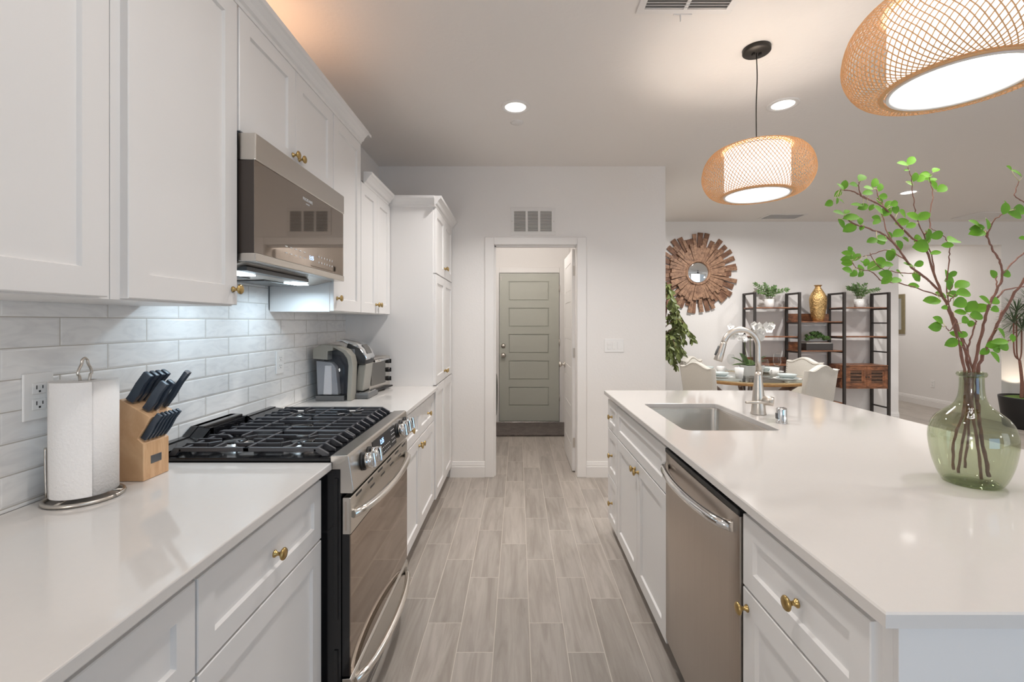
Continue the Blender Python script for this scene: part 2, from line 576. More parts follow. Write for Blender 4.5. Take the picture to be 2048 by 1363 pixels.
    def sphere(self, c, r, sx=1, sy=1, sz=1, u=12, v=8):
        b = bmesh.new()
        bmesh.ops.create_uvsphere(b, u_segments=u, v_segments=v, radius=r)
        for q in b.verts:
            q.co = Vector((q.co.x * sx + c[0], q.co.y * sy + c[1], q.co.z * sz + c[2]))
        for f in b.faces:
            f.smooth = True
        self._merge(b)
        return self

    def shaker(self, xf, s, y0, y1, z0, z1, th=0.02, rail=0.060, rec=0.009):
        """shaker front in the plane x = xf, facing s (+1 or -1 in x)"""
        def ring(iy, d):
            x = xf - s * d
            return [self.bm.verts.new((x, a, c)) for a, c in ((y0 + iy, z0 + iy), (y1 - iy, z0 + iy), (y1 - iy, z1 - iy), (y0 + iy, z1 - iy))]
        loops = [ring(0, th), ring(0, 0.002), ring(0.002, 0), ring(rail, 0), ring(rail + 0.0035, rec)]
        for a, b in zip(loops[:-1], loops[1:]):
            for k in range(4):
                k2 = (k + 1) % 4
                q = (a[k], a[k2], b[k2], b[k])
                self.bm.faces.new(q if s > 0 else tuple(reversed(q)))
        self.bm.faces.new(loops[-1] if s > 0 else list(reversed(loops[-1])))
        self.bm.faces.new(list(reversed(loops[0])) if s > 0 else loops[0])
        return self

    def leaf(self, base, d, nrm, ln, wd, curl=0.12, pts=6, tip=1.0):
        """an oval leaf starting at base, running along d"""
        d = Vector(d).normalized()
        nrm = Vector(nrm)
        nrm = (nrm - d * nrm.dot(d))
        if nrm.length < 1e-6:
            nrm = d.orthogonal()
        nrm.normalize()
        sd = d.cross(nrm)
        base = Vector(base)
        L, C, R = [], [], []
        for i in range(pts + 1):
            t = i / pts
            wv = wd * 0.5 * (math.sin(PI * min(1, t) ** tip) ** 0.65 if 0 < t < 1 else 0.02)
            c = base + d * (ln * t) - nrm * (curl * ln * t * t)
            C.append(self.bm.verts.new(c))
            L.append(self.bm.verts.new(c + sd * wv + nrm * wv * 0.25))
            R.append(self.bm.verts.new(c - sd * wv + nrm * wv * 0.25))
        for i in range(pts):
            for q in ((L[i], C[i], C[i + 1], L[i + 1]), (C[i], R[i], R[i + 1], C[i + 1])):
                f = self.bm.faces.new(q)
                f.smooth = True
        return self

    def build(self, name, material, parent=None, smooth_angle=None, kind=None, wn=False):
        me = bpy.data.meshes.new(name)
        off = ORG.get(parent.name, Vector((0, 0, 0))) if parent is not None else Vector((0, 0, 0))
        if off.length > 0:
            bmesh.ops.translate(self.bm, verts=list(self.bm.verts), vec=-off)
        bmesh.ops.recalc_face_normals(self.bm, faces=list(self.bm.faces))
        self.bm.to_mesh(me)
        self.bm.free()
        me.materials.append(material)
        o = bpy.data.objects.new(name, me)
        COL.objects.link(o)
        if parent is not None:
            o.parent = parent
            ORG[o.name] = off
        if kind:
            o['kind'] = kind
        if smooth_angle is not None:
            for p in me.polygons:
                p.use_smooth = True
            try:
                me.set_sharp_from_angle(angle=math.radians(smooth_angle))
            except Exception:
                pass
        return o


def thing(name, label, cat, loc=(0, 0, 0), group=None):
    o = bpy.data.objects.new(name, None)
    o.empty_display_size = 0.05
    COL.objects.link(o)
    o.location = loc
    ORG[o.name] = Vector(loc)
    o['label'] = label
    o['category'] = cat
    if group:
        o['group'] = group
    return o


def tag(o, label, cat, group=None, kind=None):
    o['label'] = label
    o['category'] = cat
    if group:
        o['group'] = group
    if kind:
        o['kind'] = kind
    return o


def struct(o):
    o['kind'] = 'structure'
    return o


def dup(root, loc, rotz, label=None, group=None):
    r = root.copy()
    COL.objects.link(r)
    r.location = loc
    r.rotation_euler = (0, 0, rotz)
    if label:
        r['label'] = label
    if group:
        r['group'] = group
    for ch in list(root.children):
        c = ch.copy()
        COL.objects.link(c)
        c.parent = r
        for g in list(ch.children):
            d = g.copy()
            COL.objects.link(d)
            d.parent = c
    return r


def text_part(name, body, size, mtx, material, parent, extrude=0.0004):
    cu = bpy.data.curves.new('txt', 'FONT')
    cu.body = body
    cu.size = size
    cu.extrude = extrude
    cu.align_x = 'CENTER'
    cu.align_y = 'CENTER'
    ob = bpy.data.objects.new('txt', cu)
    COL.objects.link(ob)
    bpy.context.view_layer.update()
    me = bpy.data.meshes.new_from_object(ob.evaluated_get(bpy.context.evaluated_depsgraph_get()))
    bpy.data.objects.remove(ob)
    me.transform(Matrix.Translation(-ORG.get(parent.name, Vector((0, 0, 0)))) @ mtx)
    me.materials.clear()
    me.materials.append(material)
    me.name = name
    o = bpy.data.objects.new(name, me)
    COL.objects.link(o)
    o.parent = parent
    ORG[o.name] = ORG.get(parent.name, Vector((0, 0, 0)))
    return o


def face_mtx(loc, right, up):
    """4x4 that maps text (x right, y up) onto a plane"""
    r = Vector(right).normalized()
    u = Vector(up).normalized()
    n = r.cross(u)
    m = Matrix.Identity(4)
    for i in range(3):
        m[i][0], m[i][1], m[i][2], m[i][3] = r[i], u[i], n[i], loc[i]
    return m


KNOB = [(0.0, 0), (0.0095, 0), (0.0095, 0.003), (0.006, 0.006), (0.0045, 0.011), (0.0055, 0.016), (0.011, 0.019),
        (0.0155, 0.0225), (0.0160, 0.0255), (0.0135, 0.0285), (0.007, 0.030), (0, 0.0303)]


def knob(parent, xf, s, y, z):
    return MB().lathe(KNOB, (xf, y, z), 'X' if s > 0 else '-X', 20).build('knob', M['brass'], parent)


def front(parent, name, xf, s, y0, y1, z0, z1, knobs=(), rail=0.060):
    o = MB().shaker(xf, s, y0, y1, z0, z1, rail=rail).build(name, M['cab'], parent)
    for (ky, kz) in knobs:
        knob(o, xf, s, ky, kz)
    return o


def smooth_path(pts, n=6):
    """Catmull-Rom through pts"""
    pts = [Vector(p) for p in pts]
    out = []
    for i in range(len(pts) - 1):
        p0 = pts[max(i - 1, 0)]
        p1, p2 = pts[i], pts[i + 1]
        p3 = pts[min(i + 2, len(pts) - 1)]
        for k in range(n):
            t = k / n
            out.append(0.5 * ((2 * p1) + (p2 - p0) * t + (2 * p0 - 5 * p1 + 4 * p2 - p3) * t * t + (3 * p1 - p0 - 3 * p2 + p3) * t ** 3))
    out.append(pts[-1])
    return out

# ================================================================ THE SETTING
XW = -1.235            # left wall
YB = 4.034             # wall with the laundry doorway
YD = 6.26              # dining wall
DX0, DX1, DZ = -0.213, 0.525, 2.057      # doorway

struct(MB().box(-2.2, 8.3, -2.3, 9.8, -0.1, 0).build('floor', M['floor']))
struct(MB().box(-2.2, 8.3, -2.3, 9.8, CEIL, CEIL + 0.1).build('ceiling', M['ceil']))
struct(MB().box(XW - 0.12, XW, -2.3, YB + 0.12, 0, CEIL).build('wall_left', M['wall']))
struct(MB().box(XW, DX0 - 0.014, YB, YB + 0.12, 0, CEIL).box(DX1 + 0.014, 1.308, YB, YB + 0.12, 0, CEIL)
       .box(DX0 - 0.014, DX1 + 0.014, YB, YB + 0.12, DZ + 0.014, CEIL).build('wall_back', M['wall']))
struct(MB().box(0.70, 1.308, YB + 0.12, YD, 0, CEIL).build('wall_laundry_right', M['wall']))
struct(MB().box(-1.07, -0.95, YB + 0.12, YD, 0, CEIL).build('wall_laundry_left', M['wall']))
struct(MB().box(-1.07, 5.235, YD, YD + 0.14, 0, CEIL).build('wall_dining', M['wall']))
struct(MB().box(5.235, 6.65, YD, YD + 0.14, 2.436, CEIL).build('wall_header', M['wall']))
struct(MB().box(6.65, 8.3, YD, YD + 0.34, 0, CEIL).build('wall_right_pier', M['wall']))
struct(MB().box(6.71, 6.83, YD + 0.34, 9.6, 0, CEIL).build('wall_hall_right', M['wall']))
struct(MB().box(5.115, 5.235, YD + 0.14, 9.6, 0, CEIL).build('wall_hall_left', M['wall']))
struct(MB().box(5.115, 6.83, 9.6, 9.72, 0, CEIL).build('wall_hall_end', M['wall']))
struct(MB().box(8.2, 8.3, -2.3, YD, 0, CEIL).build('wall_right', M['wall']))
# unseen wall behind the camera, assumed window openings widened to let in fill light
wb = MB()
for a, b in ((XW, -1.0), (3.3, 3.7), (8.0, 8.2)):
    wb.box(a, b, -2.3, -2.18, 0, CEIL)
for a, b, z0, z1 in ((-1.0, 3.3, 0.1, 2.55), (3.7, 8.0, 0.1, 2.55)):
    wb.box(a, b, -2.3, -2.18, 0, z0).box(a, b, -2.3, -2.18, z1, CEIL)
struct(wb.build('wall_front', M['wall']))
for i, (a, b, z0, z1) in enumerate(((-1.0, 3.3, 0.1, 2.55), (3.7, 8.0, 0.1, 2.55))):
    m_ = MB()
    for x0, x1, c0, c1 in ((a, a + .05, z0, z1), (b - .05, b, z0, z1), (a, b, z0, z0 + .05), (a, b, z1 - .05, z1), ((a + b) / 2 - .02, (a + b) / 2 + .02, z0, z1)):
        m_.box(x0, x1, -2.27, -2.20, c0, c1)
    struct(m_.build('window_%d' % (i + 1), M['trim']))

# tile on the kitchen wall
struct(MB().box(XW, XW + 0.008, -0.6, 3.24, CT, 1.43).box(XW, XW + 0.008, 1.49, 2.235, 1.43, 1.62).build('wall_tile', M['tile']))

# doorway casing and lining
tr = MB()
for (a, b) in ((DX0 - 0.080, DX0), (DX1, DX1 + 0.080)):
    tr.box(a, b, YB - 0.016, YB, 0, DZ + 0.065, 0.004)
tr.box(DX0, DX1, YB - 0.016, YB, DZ, DZ + 0.065, 0.004)
tr.box(DX0 - 0.014, DX0 + 0.004, YB - 0.002, YB + 0.122, 0, DZ).box(DX1 - 0.004, DX1 + 0.014, YB - 0.002, YB + 0.122, 0, DZ)
tr.box(DX0, DX1, YB - 0.002, YB + 0.122, DZ - 0.004, DZ + 0.014)
tr.box(DX0 + 0.004, DX0 + 0.016, YB + 0.03, YB + 0.07, 0, DZ).box(DX0, DX1, YB + 0.03, YB + 0.07, DZ - 0.016, DZ)
struct(tr.build('trim_1', M['trim']))
# garage door casing
tr = MB()
GX0, GX1, GZ = -0.258, 0.566, 2.045
for (a, b) in ((GX0 - 0.075, GX0), (GX1, GX1 + 0.075)):
    tr.box(a, b, YD - 0.030, YD, 0, GZ + 0.075, 0.004)
tr.box(GX0, GX1, YD - 0.030, YD, GZ, GZ + 0.075, 0.004)
struct(tr.build('trim_2', M['trim']))
# laundry closet casing on the right laundry wall
tr = MB()
tr.box(0.682, 0.70, 5.10, 5.18, 0, 2.10, 0.003).box(0.682, 0.70, 5.92, 6.00, 0, 2.10, 0.003).box(0.682, 0.70, 5.10, 6.00, 2.03, 2.10, 0.003)
tr.box(0.692, 0.70, 5.18, 5.92, 0, 2.03)
struct(tr.build('trim_3', M['trim']))
# the gap in a wall corner hidden by the pantry crown
BP = [(0.0, 0.0), (0.016, 0.0), (0.016, 0.092), (0.012, 0.098), (0.014, 0.104), (0.010, 0.120), (0.006, 0.136), (0.0, 0.138)]


def baseboard(name, kind, a0, a1, pos, sgn):
    """runs along kind ('X' or 'Y') from a0 to a1 on a wall at pos, sticking out by sgn"""
    poly = [(pos + sgn * p[0], p[1]) for p in BP]
    struct(MB().prism(poly, kind, a0, a1).build(name, M['trim']))


baseboard('baseboard_back', 'X', -0.60, DX0 - 0.080, YB, -1)
baseboard('baseboard_back_right', 'X', DX1 + 0.080, 1.308, YB, -1)
baseboard('baseboard_dining', 'X', 1.324, 5.235, YD, -1)
baseboard('baseboard_corner', 'Y', YB, YD, 1.308, 1)
baseboard('baseboard_hall', 'Y', YD + 0.34, 9.6, 6.71, -1)
baseboard('baseboard_pier', 'X', 6.65, 8.2, YD, -1)
baseboard('baseboard_laundry', 'Y', YB + 0.12, 5.10, 0.70, -1)

# ---------------------------------------------------------------- doors
# grey garage door: five raised panels
d1 = MB()
dx0, dx1, y0 = -0.252, 0.560, YD - 0.044
d1.box(dx0, dx1, y0 + 0.012, YD - 0.001, 0.022, 2.036)
st, zz = 0.122, [0.022, 0.236, 0.480, 0.602, 0.842, 0.962, 1.200, 1.322, 1.562, 1.684, 1.922, 2.036]
rows = [(0.226, 0.486), (0.584, 0.846), (0.944, 1.208), (1.304, 1.566), (1.664, 1.928)]
d1.box(dx0, dx0 + st, y0, y0 + 0.013, 0.022, 2.036).box(dx1 - st - 0.012, dx1, y0, y0 + 0.013, 0.022, 2.036)
edges = [0.022] + [q for r_ in rows for q in r_] + [2.036]
for a, b in zip(edges[0::2], edges[1::2]):
    d1.box(dx0 + st, dx1 - st - 0.012, y0, y0 + 0.013, a, b)
for a, b in rows:
    d1.box(dx0 + st + 0.012, dx1 - st - 0.024, y0 + 0.004, y0 + 0.013, a + 0.012, b - 0.012, 0.006)
door1 = struct(d1.build('door_1', M['greydoor']))
dk = MB().lathe([(0, 0), (0.034, 0), (0.034, 0.006), (0.012, 0.012), (0.012, 0.03), (0.027, 0.038), (0.031, 0.05), (0.026, 0.062), (0, 0.066)], (-0.200, y0, 0.920), '-Y', 20)
dk.build('door_knob', M['nickel'], door1)
MB().lathe([(0, 0), (0.032, 0), (0.032, 0.006), (0.024, 0.014), (0.022, 0.020), (0, 0.020)], (-0.200, y0, 1.048), '-Y', 20).build('deadbolt', M['nickel'], door1)
MB().box(-0.246, -0.216, y0 - 0.012, y0, 1.982, 1.990).box(-0.236, -0.228, y0 - 0.01, y0, 1.935, 1.985).build('flip_latch', M['nickel'], door1)
for z in (0.34, 1.10, 1.83):
    MB().tube([(0.5635, y0 - 0.004, z - 0.045), (0.5635, y0 - 0.004, z + 0.045)], 0.006, 8).build('hinge', M['nickel'], door1)
MB().box(-0.258, 0.566, YD - 0.085, YD - 0.012, 0, 0.020, 0.004).build('threshold', M['steel'], door1)
# white laundry door standing open, seen edge on
d2 = MB()
lx, ya, yb = 0.496, YB + 0.128, YB + 0.838
d2.box(lx + 0.004, lx + 0.034, ya, yb, 0.012, 2.040)
for xa, xb in ((lx, lx + 0.005), (lx + 0.033, lx + 0.038)):
    d2.box(xa, xb, ya, ya + 0.115, 0.012, 2.040).box(xa, xb, yb - 0.115, yb, 0.012, 2.040)
    for a, b in zip(edges[0::2], edges[1::2]):
        d2.box(xa, xb, ya + 0.115, yb - 0.115, a - 0.01 if a < 0.1 else a, b)
    for a, b in rows:
        d2.box(xa + 0.001, xb - 0.001, ya + 0.128, yb - 0.128, a + 0.012, b - 0.012)
door2 = struct(d2.build('door_2', M['trim']))
for s_, xk in ((-1, lx), (1, lx + 0.038)):
    MB().lathe([(0, 0), (0.033, 0), (0.033, 0.005), (0.011, 0.010), (0.011, 0.03), (0.024, 0.038), (0.029, 0.05), (0.024, 0.062), (0, 0.066)],
               (xk, yb - 0.065, 0.925), 'X' if s_ > 0 else '-X', 18).build('door_knob', M['nickel'], door2)
for z in (0.27, 1.09, 1.84):
    MB().box(lx + 0.006, lx + 0.034, ya - 0.003, ya, z - 0.045, z + 0.045, 0.001).tube([(lx + 0.040, ya - 0.006, z - 0.045), (lx + 0.040, ya - 0.006, z + 0.045)], 0.006, 8).build('hinge', M['nickel'], door2)

# ---------------------------------------------------------------- vents, lamps and switches on the building


def wall_vent(name, label, x0, x1, z0, z1, y, fields=3):
    t = thing(name, label, 'vent', ((x0 + x1) / 2, y, z0))
    fr = MB()
    b = 0.032
    fr.box(x0, x1, y - 0.006, y, z0, z0 + b, 0.002).box(x0, x1, y - 0.006, y, z1 - b, z1, 0.002)
    fr.box(x0, x0 + b, y - 0.006, y, z0 + b, z1 - b).box(x1 - b, x1, y - 0.006, y, z0 + b, z1 - b)
    n = fields
    wf = (x1 - x0 - 2 * b) / n
    for i in range(1, n):
        fr.box(x0 + b + i * wf - 0.010, x0 + b + i * wf + 0.010, y - 0.006, y, z0 + b, z1 - b)
    fr.build('frame', M['ventwhite'], t)
    lv = MB()
    k = int((z1 - z0 - 2 * b) / 0.0125)
    for i in range(k):
        z = z0 + b + (i + 0.5) * (z1 - z0 - 2 * b) / k
        lv.box(x0 + b, x1 - b, -0.006, 0.006, -0.0008, 0.0008, mtx=Matrix.Translation((0, y - 0.002, z)) @ Matrix.Rotation(math.radians(38), 4, 'X'))
    lv.build('louver', M['ventwhite'], t)
    MB().box(x0 + b, x1 - b, y - 0.0012, y - 0.0002, z0 + b, z1 - b).build('duct_opening', M['ventgrey'], t)  # flat sheet behind the louvers, its grey painting in the duct's shade
    for x in (x0 + 0.014, x1 - 0.014):
        MB().lathe([(0, 0), (0.004, 0), (0.003, 0.002), (0, 0.002)], (x, y - 0.006, (z0 + z1) / 2), '-Y', 10).build('screw', M['nickel'], t)
    return t


wall_vent('return_vent', 'white three-field air return grille on the wall above the laundry doorway', at(1021, 0, YB).x, at(1110.5, 0, YB).x, at(0, 470, YB).z, at(0, 415, YB).z, YB)


def ceil_vent(label, x0, x1, y0, y1, fields, darkness, lever=False, tilt=30):
    t = thing('ceiling_vent', label, 'vent', ((x0 + x1) / 2, (y0 + y1) / 2, CEIL))
    b = 0.03
    z = CEIL
    fr = MB()
    fr.box(x0, x1, y0, y0 + b, z - 0.008, z, 0.002).box(x0, x1, y1 - b, y1, z - 0.008, z, 0.002)
    fr.box(x0, x0 + b, y0 + b, y1 - b, z - 0.008, z).box(x1 - b, x1, y0 + b, y1 - b, z - 0.008, z)
    wf = (x1 - x0 - 2 * b) / fields
    for i in range(1, fields):
        fr.box(x0 + b + i * wf - 0.008, x0 + b + i * wf + 0.008, y0 + b, y1 - b, z - 0.008, z)
    fr.build('frame', M['ventwhite'], t)
    lv = MB()
    k = max(4, int((y1 - y0 - 2 * b) / 0.016))
    for i in range(k):
        y = y0 + b + (i + 0.5) * (y1 - y0 - 2 * b) / k
        lv.box(x0 + b, x1 - b, -0.007, 0.007, -0.0008, 0.0008, mtx=Matrix.Translation((0, y, z - 0.006)) @ Matrix.Rotation(math.radians(tilt), 4, 'X'))
    lv.build('louver', M['ventwhite'], t)
    MB().box(x0 + b, x1 - b, y0 + b, y1 - b, z - 0.0015, z - 0.0004).build('duct_opening', darkness, t)  # sheet above the louvers; a dark colour here stands for shade inside
    if lever:
        MB().box(x0 + 0.17, x0 + 0.25, y1 - 0.004, y1 + 0.004, z - 0.012, z - 0.006).tube([(x0 + 0.20, y1, z - 0.01), (x0 + 0.205, y1 + 0.01, z - 0.035)], 0.0035, 8).build('lever', M['ventwhite'], t)
    return t


ceil_vent('white two-field ceiling register cut by the top edge, with a small lever', 0.525, 0.945, 1.80, 2.032, 2, M['ventgrey'], True, 40)
ceil_vent('small ceiling register with dark louvers above the sunburst mirror and shelves', 3.20, 3.70, 5.80, 6.08, 2, M['dark'], False, 50)
ceil_vent('plain white return panel on the ceiling above the hall opening', 5.78, 6.55, 5.70, 6.08, 1, M['ventwhite'], False, 0)


def can_light(label, x, y, e, group='recessed ceiling lights'):
    t = thing('recessed_light', label, 'ceiling light', (x, y, CEIL), group)
    MB().lathe([(0.066, 0.0), (0.068, -0.006), (0.086, -0.009), (0.093, -0.006), (0.094, 0.0)], (x, y, CEIL), 'Z', 40).build('trim_ring', M['ventwhite'], t)
    MB().lathe([(0, -0.0025), (0.067, -0.0025)], (x, y, CEIL), 'Z', 40).build('diffuser', M['diffuser'], t)
    add_light('can_lamp', 'AREA', (x, y, CEIL - 0.012), e, SOFT, (0, 0, 0), 0.12, None, math.radians(125), t)
    return t


can_light('round recessed light over the aisle, above a small sprinkler cover', at(1031, 0, 2.92).x, 2.92, E_CAN * 2.0)
can_light('round recessed light beside the bronze canopy of the hanging rattan pendant', at(1566, 0, 2.887).x, 2.887, E_CAN * 0.5)
can_light('round recessed light seen through the leafy branches, over the dining side', at(1817, 0, 4.84).x, 4.84, E_CAN * 3.2)
t = thing('sprinkler_cover', 'flat white sprinkler cover disc behind the aisle recessed light', 'sprinkler cover', (at(1034, 0, 3.15).x, 3.15, CEIL))
MB().lathe([(0, -0.008), (0.036, -0.008), (0.040, -0.005), (0.040, -0.002), (0.046, -0.002), (0.047, 0)], (at(1034, 0, 3.15).x, 3.15, CEIL), 'Z', 28).build('cover_plate', M['ventwhite'], t)
# unseen ceiling lamps without fixtures, added as fill; two also follow cast shadows
for (x, y, e) in ((-0.02, 0.85, E_CAN * 1.2), (2.2, 1.5, E_CAN * 1.9), (2.5, 5.0, E_CAN * 5.0), (5.6, 2.6, E_CAN), (5.9, 4.9, E_CAN * 1.5), (5.9, 7.6, E_CAN * 2.2)):
    add_light('room_lamp', 'AREA', (x, y, CEIL - 0.004), e, SOFT, (0, 0, 0), 0.13, None, math.radians(165))


# assumed laundry ceiling lamp, no fixture built, above the doorway's sight line
add_light('laundry_lamp', 'POINT', (0.0, 4.75, CEIL - 0.22), 19, SOFT, size=0.12)


def plate(name, label, kind, loc, right, up, nrm):
    """outlet or switch plate; loc is the plate centre on the wall"""
    t = thing(name, label, 'switch' if kind == 'switch' else 'outlet', loc)
    m_ = face_mtx(Vector(loc), right, up)
    wd = 0.172 if kind == 'switch' else 0.074
    ht = 0.118
    pl = MB().box(-wd / 2, wd / 2, -ht / 2, ht / 2, 0.0003, 0.006, 0.0025, mtx=m_)
    pl.build('cover_plate', M['whiteplastic'], t)
    if kind == 'switch':
        for i in range(3):
            cx = (i - 1) * 0.046
            if i == 0:
                for zz_ in (-0.018, 0.018):
                    MB().box(cx - 0.016, cx + 0.016, zz_ - 0.014, zz_ + 0.014, 0.006, 0.009, 0.002, mtx=m_).build('rocker', M['whiteplastic'], t)
            else:
                MB().box(cx - 0.016, cx + 0.016, -0.033, 0.033, 0.006, 0.0085, 0.002, mtx=m_).build('rocker', M['whiteplastic'], t)
    else:
        for zz_ in (-0.020, 0.020):
            rc = MB().box(-0.017, 0.017, zz_ - 0.014, zz_ + 0.014, 0.006, 0.008, 0.0018, mtx=m_).build('receptacle', M['whiteplastic'], t)
            sl = MB().box(-0.0085, -0.0062, zz_ - 0.002, zz_ + 0.008, 0.0078, 0.0083, mtx=m_).box(0.0062, 0.0085, zz_ - 0.001, zz_ + 0.007, 0.0078, 0.0083, mtx=m_)
            sl.box(-0.0025, 0.0025, zz_ - 0.010, zz_ - 0.005, 0.0078, 0.0083, mtx=m_)
            sl.build('slot', M['plastic_black'], rc)
    return t


plate('outlet', 'white outlet plate on the tile partly behind the paper towel roll', 'outlet', (XW + 0.008, 1.160, 1.182), (0, 1, 0), (0, 0, 1), 1)
plate('outlet', 'white outlet plate on the tile between stove and coffee maker', 'outlet', (XW + 0.008, 2.338, 1.165), (0, 1, 0), (0, 0, 1), 1)
plate('light_switch', 'white triple light switch plate on the wall right of the doorway', 'switch', (at(1228, 0, YB).x, YB, at(0, 690.5, YB).z), (1, 0, 0), (0, 0, 1), 1)
plate('outlet', 'small white outlet low on the hall wall behind the green vase', 'outlet', (6.71, 7.36, 0.375), (0, -1, 0), (0, 0, 1), 1)

# ================================================================ KITCHEN, LEFT RUN
XD, XF = -0.910, -0.930       # upper door faces and face frames
ZU0, ZU1 = 1.422, 2.400


def upper(label, y0, y1, z0, z1, doors, ztop):
    """doors: list of (y0, y1, knobs)"""
    t = thing('upper_cabinet', label, 'cabinet', (XW, (y0 + y1) / 2, z0))
    MB().box(XW + 0.0095 if z0 < 1.6 else XW + 0.001, XF, y0 + 0.0005, y1 - 0.0005, z0, ztop, 0.001).build('body', M['cab'], t)
    for (a, b, kn) in doors:
        front(t, 'door', XD, 1, a, b, z0 + 0.004, z1, kn)
    return t


upper('white wall cabinet with one plain panel door, cut by the left edge', 0.45, 1.036, ZU0, ZU1, [(0.47, 1.010, ())], 2.44)
upper('white wall cabinet door with brass knob left of the microwave, above the paper towels', 1.037, 1.4805, ZU0, ZU1, [(1.063, 1.475, ((1.452, 1.475),))], 2.44)
upper('white two-door cabinet directly above the microwave', 1.4815, 2.243, 1.992, ZU1, [(1.486, 1.862, ((1.838, 2.045),)), (1.866, 2.240, ((1.890, 2.045),))], 2.44)
upper('tall white single-door wall cabinet right of the microwave', 2.244, 2.637, ZU0, ZU1, [(2.248, 2.634, ((2.286, 1.490),))], 2.44)
upper('lower white two-door wall cabinet beside the pantry, above the coffee maker', 2.638, 3.238, ZU0, 2.190, [(2.643, 2.936, ((2.912, 1.482),)), (2.940, 3.234, ((2.964, 1.482),))], 2.215)


CP = [(0.0, -0.012), (0.006, -0.012), (0.008, 0.0), (0.018, 0.006), (0.026, 0.022), (0.040, 0.038), (0.048, 0.044), (0.050, 0.060), (0.0, 0.060)]
m_ = MB()
m_.prism([(XF + p[0] + 0.016, 2.412 + p[1]) for p in CP], 'Y', 0.45, 2.637)
m_.prism([(2.637 + p[0], 2.412 + p[1]) for p in CP], 'X', XW + 0.001, XF + 0.016)
m_.box(XF, XF + 0.064, 2.637, 2.687, 2.456, 2.472)
struct(m_.build('trim_4', M['cab']))
m_ = MB()
m_.prism([(XF + p[0] + 0.016, 2.200 + p[1]) for p in CP], 'Y', 2.690, 3.19)
PX = -0.585                  # pantry door faces
m_.prism([(3.24 - p[0], 2.200 + p[1]) for p in CP], 'X', XF, PX - 0.004)
m_.prism([(PX - 0.004 + p[0], 2.200 + p[1]) for p in CP], 'Y', 3.20, 4.030)
struct(m_.build('trim_5', M['cab']))

# assumed strip above the wall cabinets, out of view, added for the ceiling's orange glow
t = thing('light_strip', 'warm light strip hidden on top of the wall cabinets, washing the ceiling', 'lamp', (-1.08, 1.6, 2.4405))
MB().box(-1.10, -1.06, 0.9, 2.3, 2.4405, 2.452, 0.002).build('housing', M['ventwhite'], t)
add_light('strip_lamp', 'AREA', (-1.08, 1.6, 2.456), 2.2, (1.0, 0.60, 0.36), (PI, 0, 0), 0.03, 1.3, None, t)

# pantry
t = thing('pantry_cabinet', 'tall white pantry cabinet at the end of the left run, three tiers of paired doors', 'cabinet', (PX - 0.3, 3.63, 0))
MB().box(XW + 0.001, PX - 0.020, 3.2405, 4.032, 0.10, 2.215, 0.001).box(XW + 0.001, PX - 0.07, 3.2405, 4.032, 0, 0.10).build('body', M['cab'], t)
for (z0, z1, kz) in ((1.722, 2.190, 1.795), (0.922, 1.714, 0.985), (0.105, 0.914, None)):
    for a, b, ky in ((3.246, 3.632, 3.606), (3.636, 4.024, 3.662)):
        front(t, 'door', PX, 1, a, b, z0, z1, ((ky, kz),) if kz else ())


def base_body(m_, x_wall, x_frame, y0, y1, z0=0.10, kick=0.055):
    s = 1 if x_frame > x_wall else -1
    m_.box(x_wall, x_frame, y0, y1, z0, 0.888, 0.001)
    m_.box(x_wall, x_frame - s * kick, y0 + 0.001, y1 - 0.001, 0.0, z0)


ZD0, ZD1 = 0.677, 0.863      # drawer fronts
BX = -0.632
t = thing('base_cabinet', 'white base cabinet in the near left corner, drawer front cut by the bottom edge', 'cabinet', (-0.93, 0.6, 0))
m_ = MB()
base_body(m_, XW + 0.001, BX - 0.020, 0.30, 0.8955)
m_.build('body', M['cab'], t)
front(t, 'drawer', BX, 1, 0.312, 0.8925, ZD0, ZD1, ((0.602, 0.77),), 0.050)
front(t, 'door', BX, 1, 0.312, 0.600, 0.108, 0.671, ((0.575, 0.598),))
front(t, 'door', BX, 1, 0.604, 0.8925, 0.108, 0.671, ((0.63, 0.598),))
t = thing('base_cabinet', 'white base cabinet just left of the stove, brass-knobbed drawer over a door', 'cabinet', (-0.93, 1.2, 0))
m_ = MB()
base_body(m_, XW + 0.001, BX - 0.020, 0.8965, 1.479)
m_.build('body', M['cab'], t)
front(t, 'drawer', BX, 1, 0.8985, 1.462, ZD0, ZD1, ((1.180, 0.77),), 0.050)
front(t, 'door', BX, 1, 0.8985, 1.462, 0.108, 0.671, ((0.93, 0.598),))
BX2 = -0.597
t = thing('base_cabinet', 'white base cabinet between stove and pantry, two drawers over two doors', 'cabinet', (-0.93, 2.74, 0))
m_ = MB()
base_body(m_, XW + 0.001, BX2 - 0.020, 2.2495, 3.2395)
m_.build('body', M['cab'], t)
for a, b in ((2.256, 2.768), (2.772, 3.236)):
    front(t, 'drawer', BX2, 1, a, b, ZD0, ZD1, (((a + b) / 2, 0.77),), 0.050)
for a, b, ky in ((2.256, 2.768, 2.738), (2.772, 3.236, 2.802)):
    front(t, 'door', BX2, 1, a, b, 0.108, 0.671, ((ky, 0.626),))

o = MB().box(XW + 0.0085, -0.606, -0.60, 1.4815, 0.8895, CT, 0.003).build('countertop', M['quartz'])
tag(o, 'white quartz countertop left of the stove, holding paper towels and knife block', 'countertop')
o = MB().box(XW + 0.0085, -0.570, 2.2475, 3.2395, 0.8895, CT, 0.003).build('countertop', M['quartz'])
tag(o, 'short white quartz countertop between stove and pantry, under the coffee maker', 'countertop')

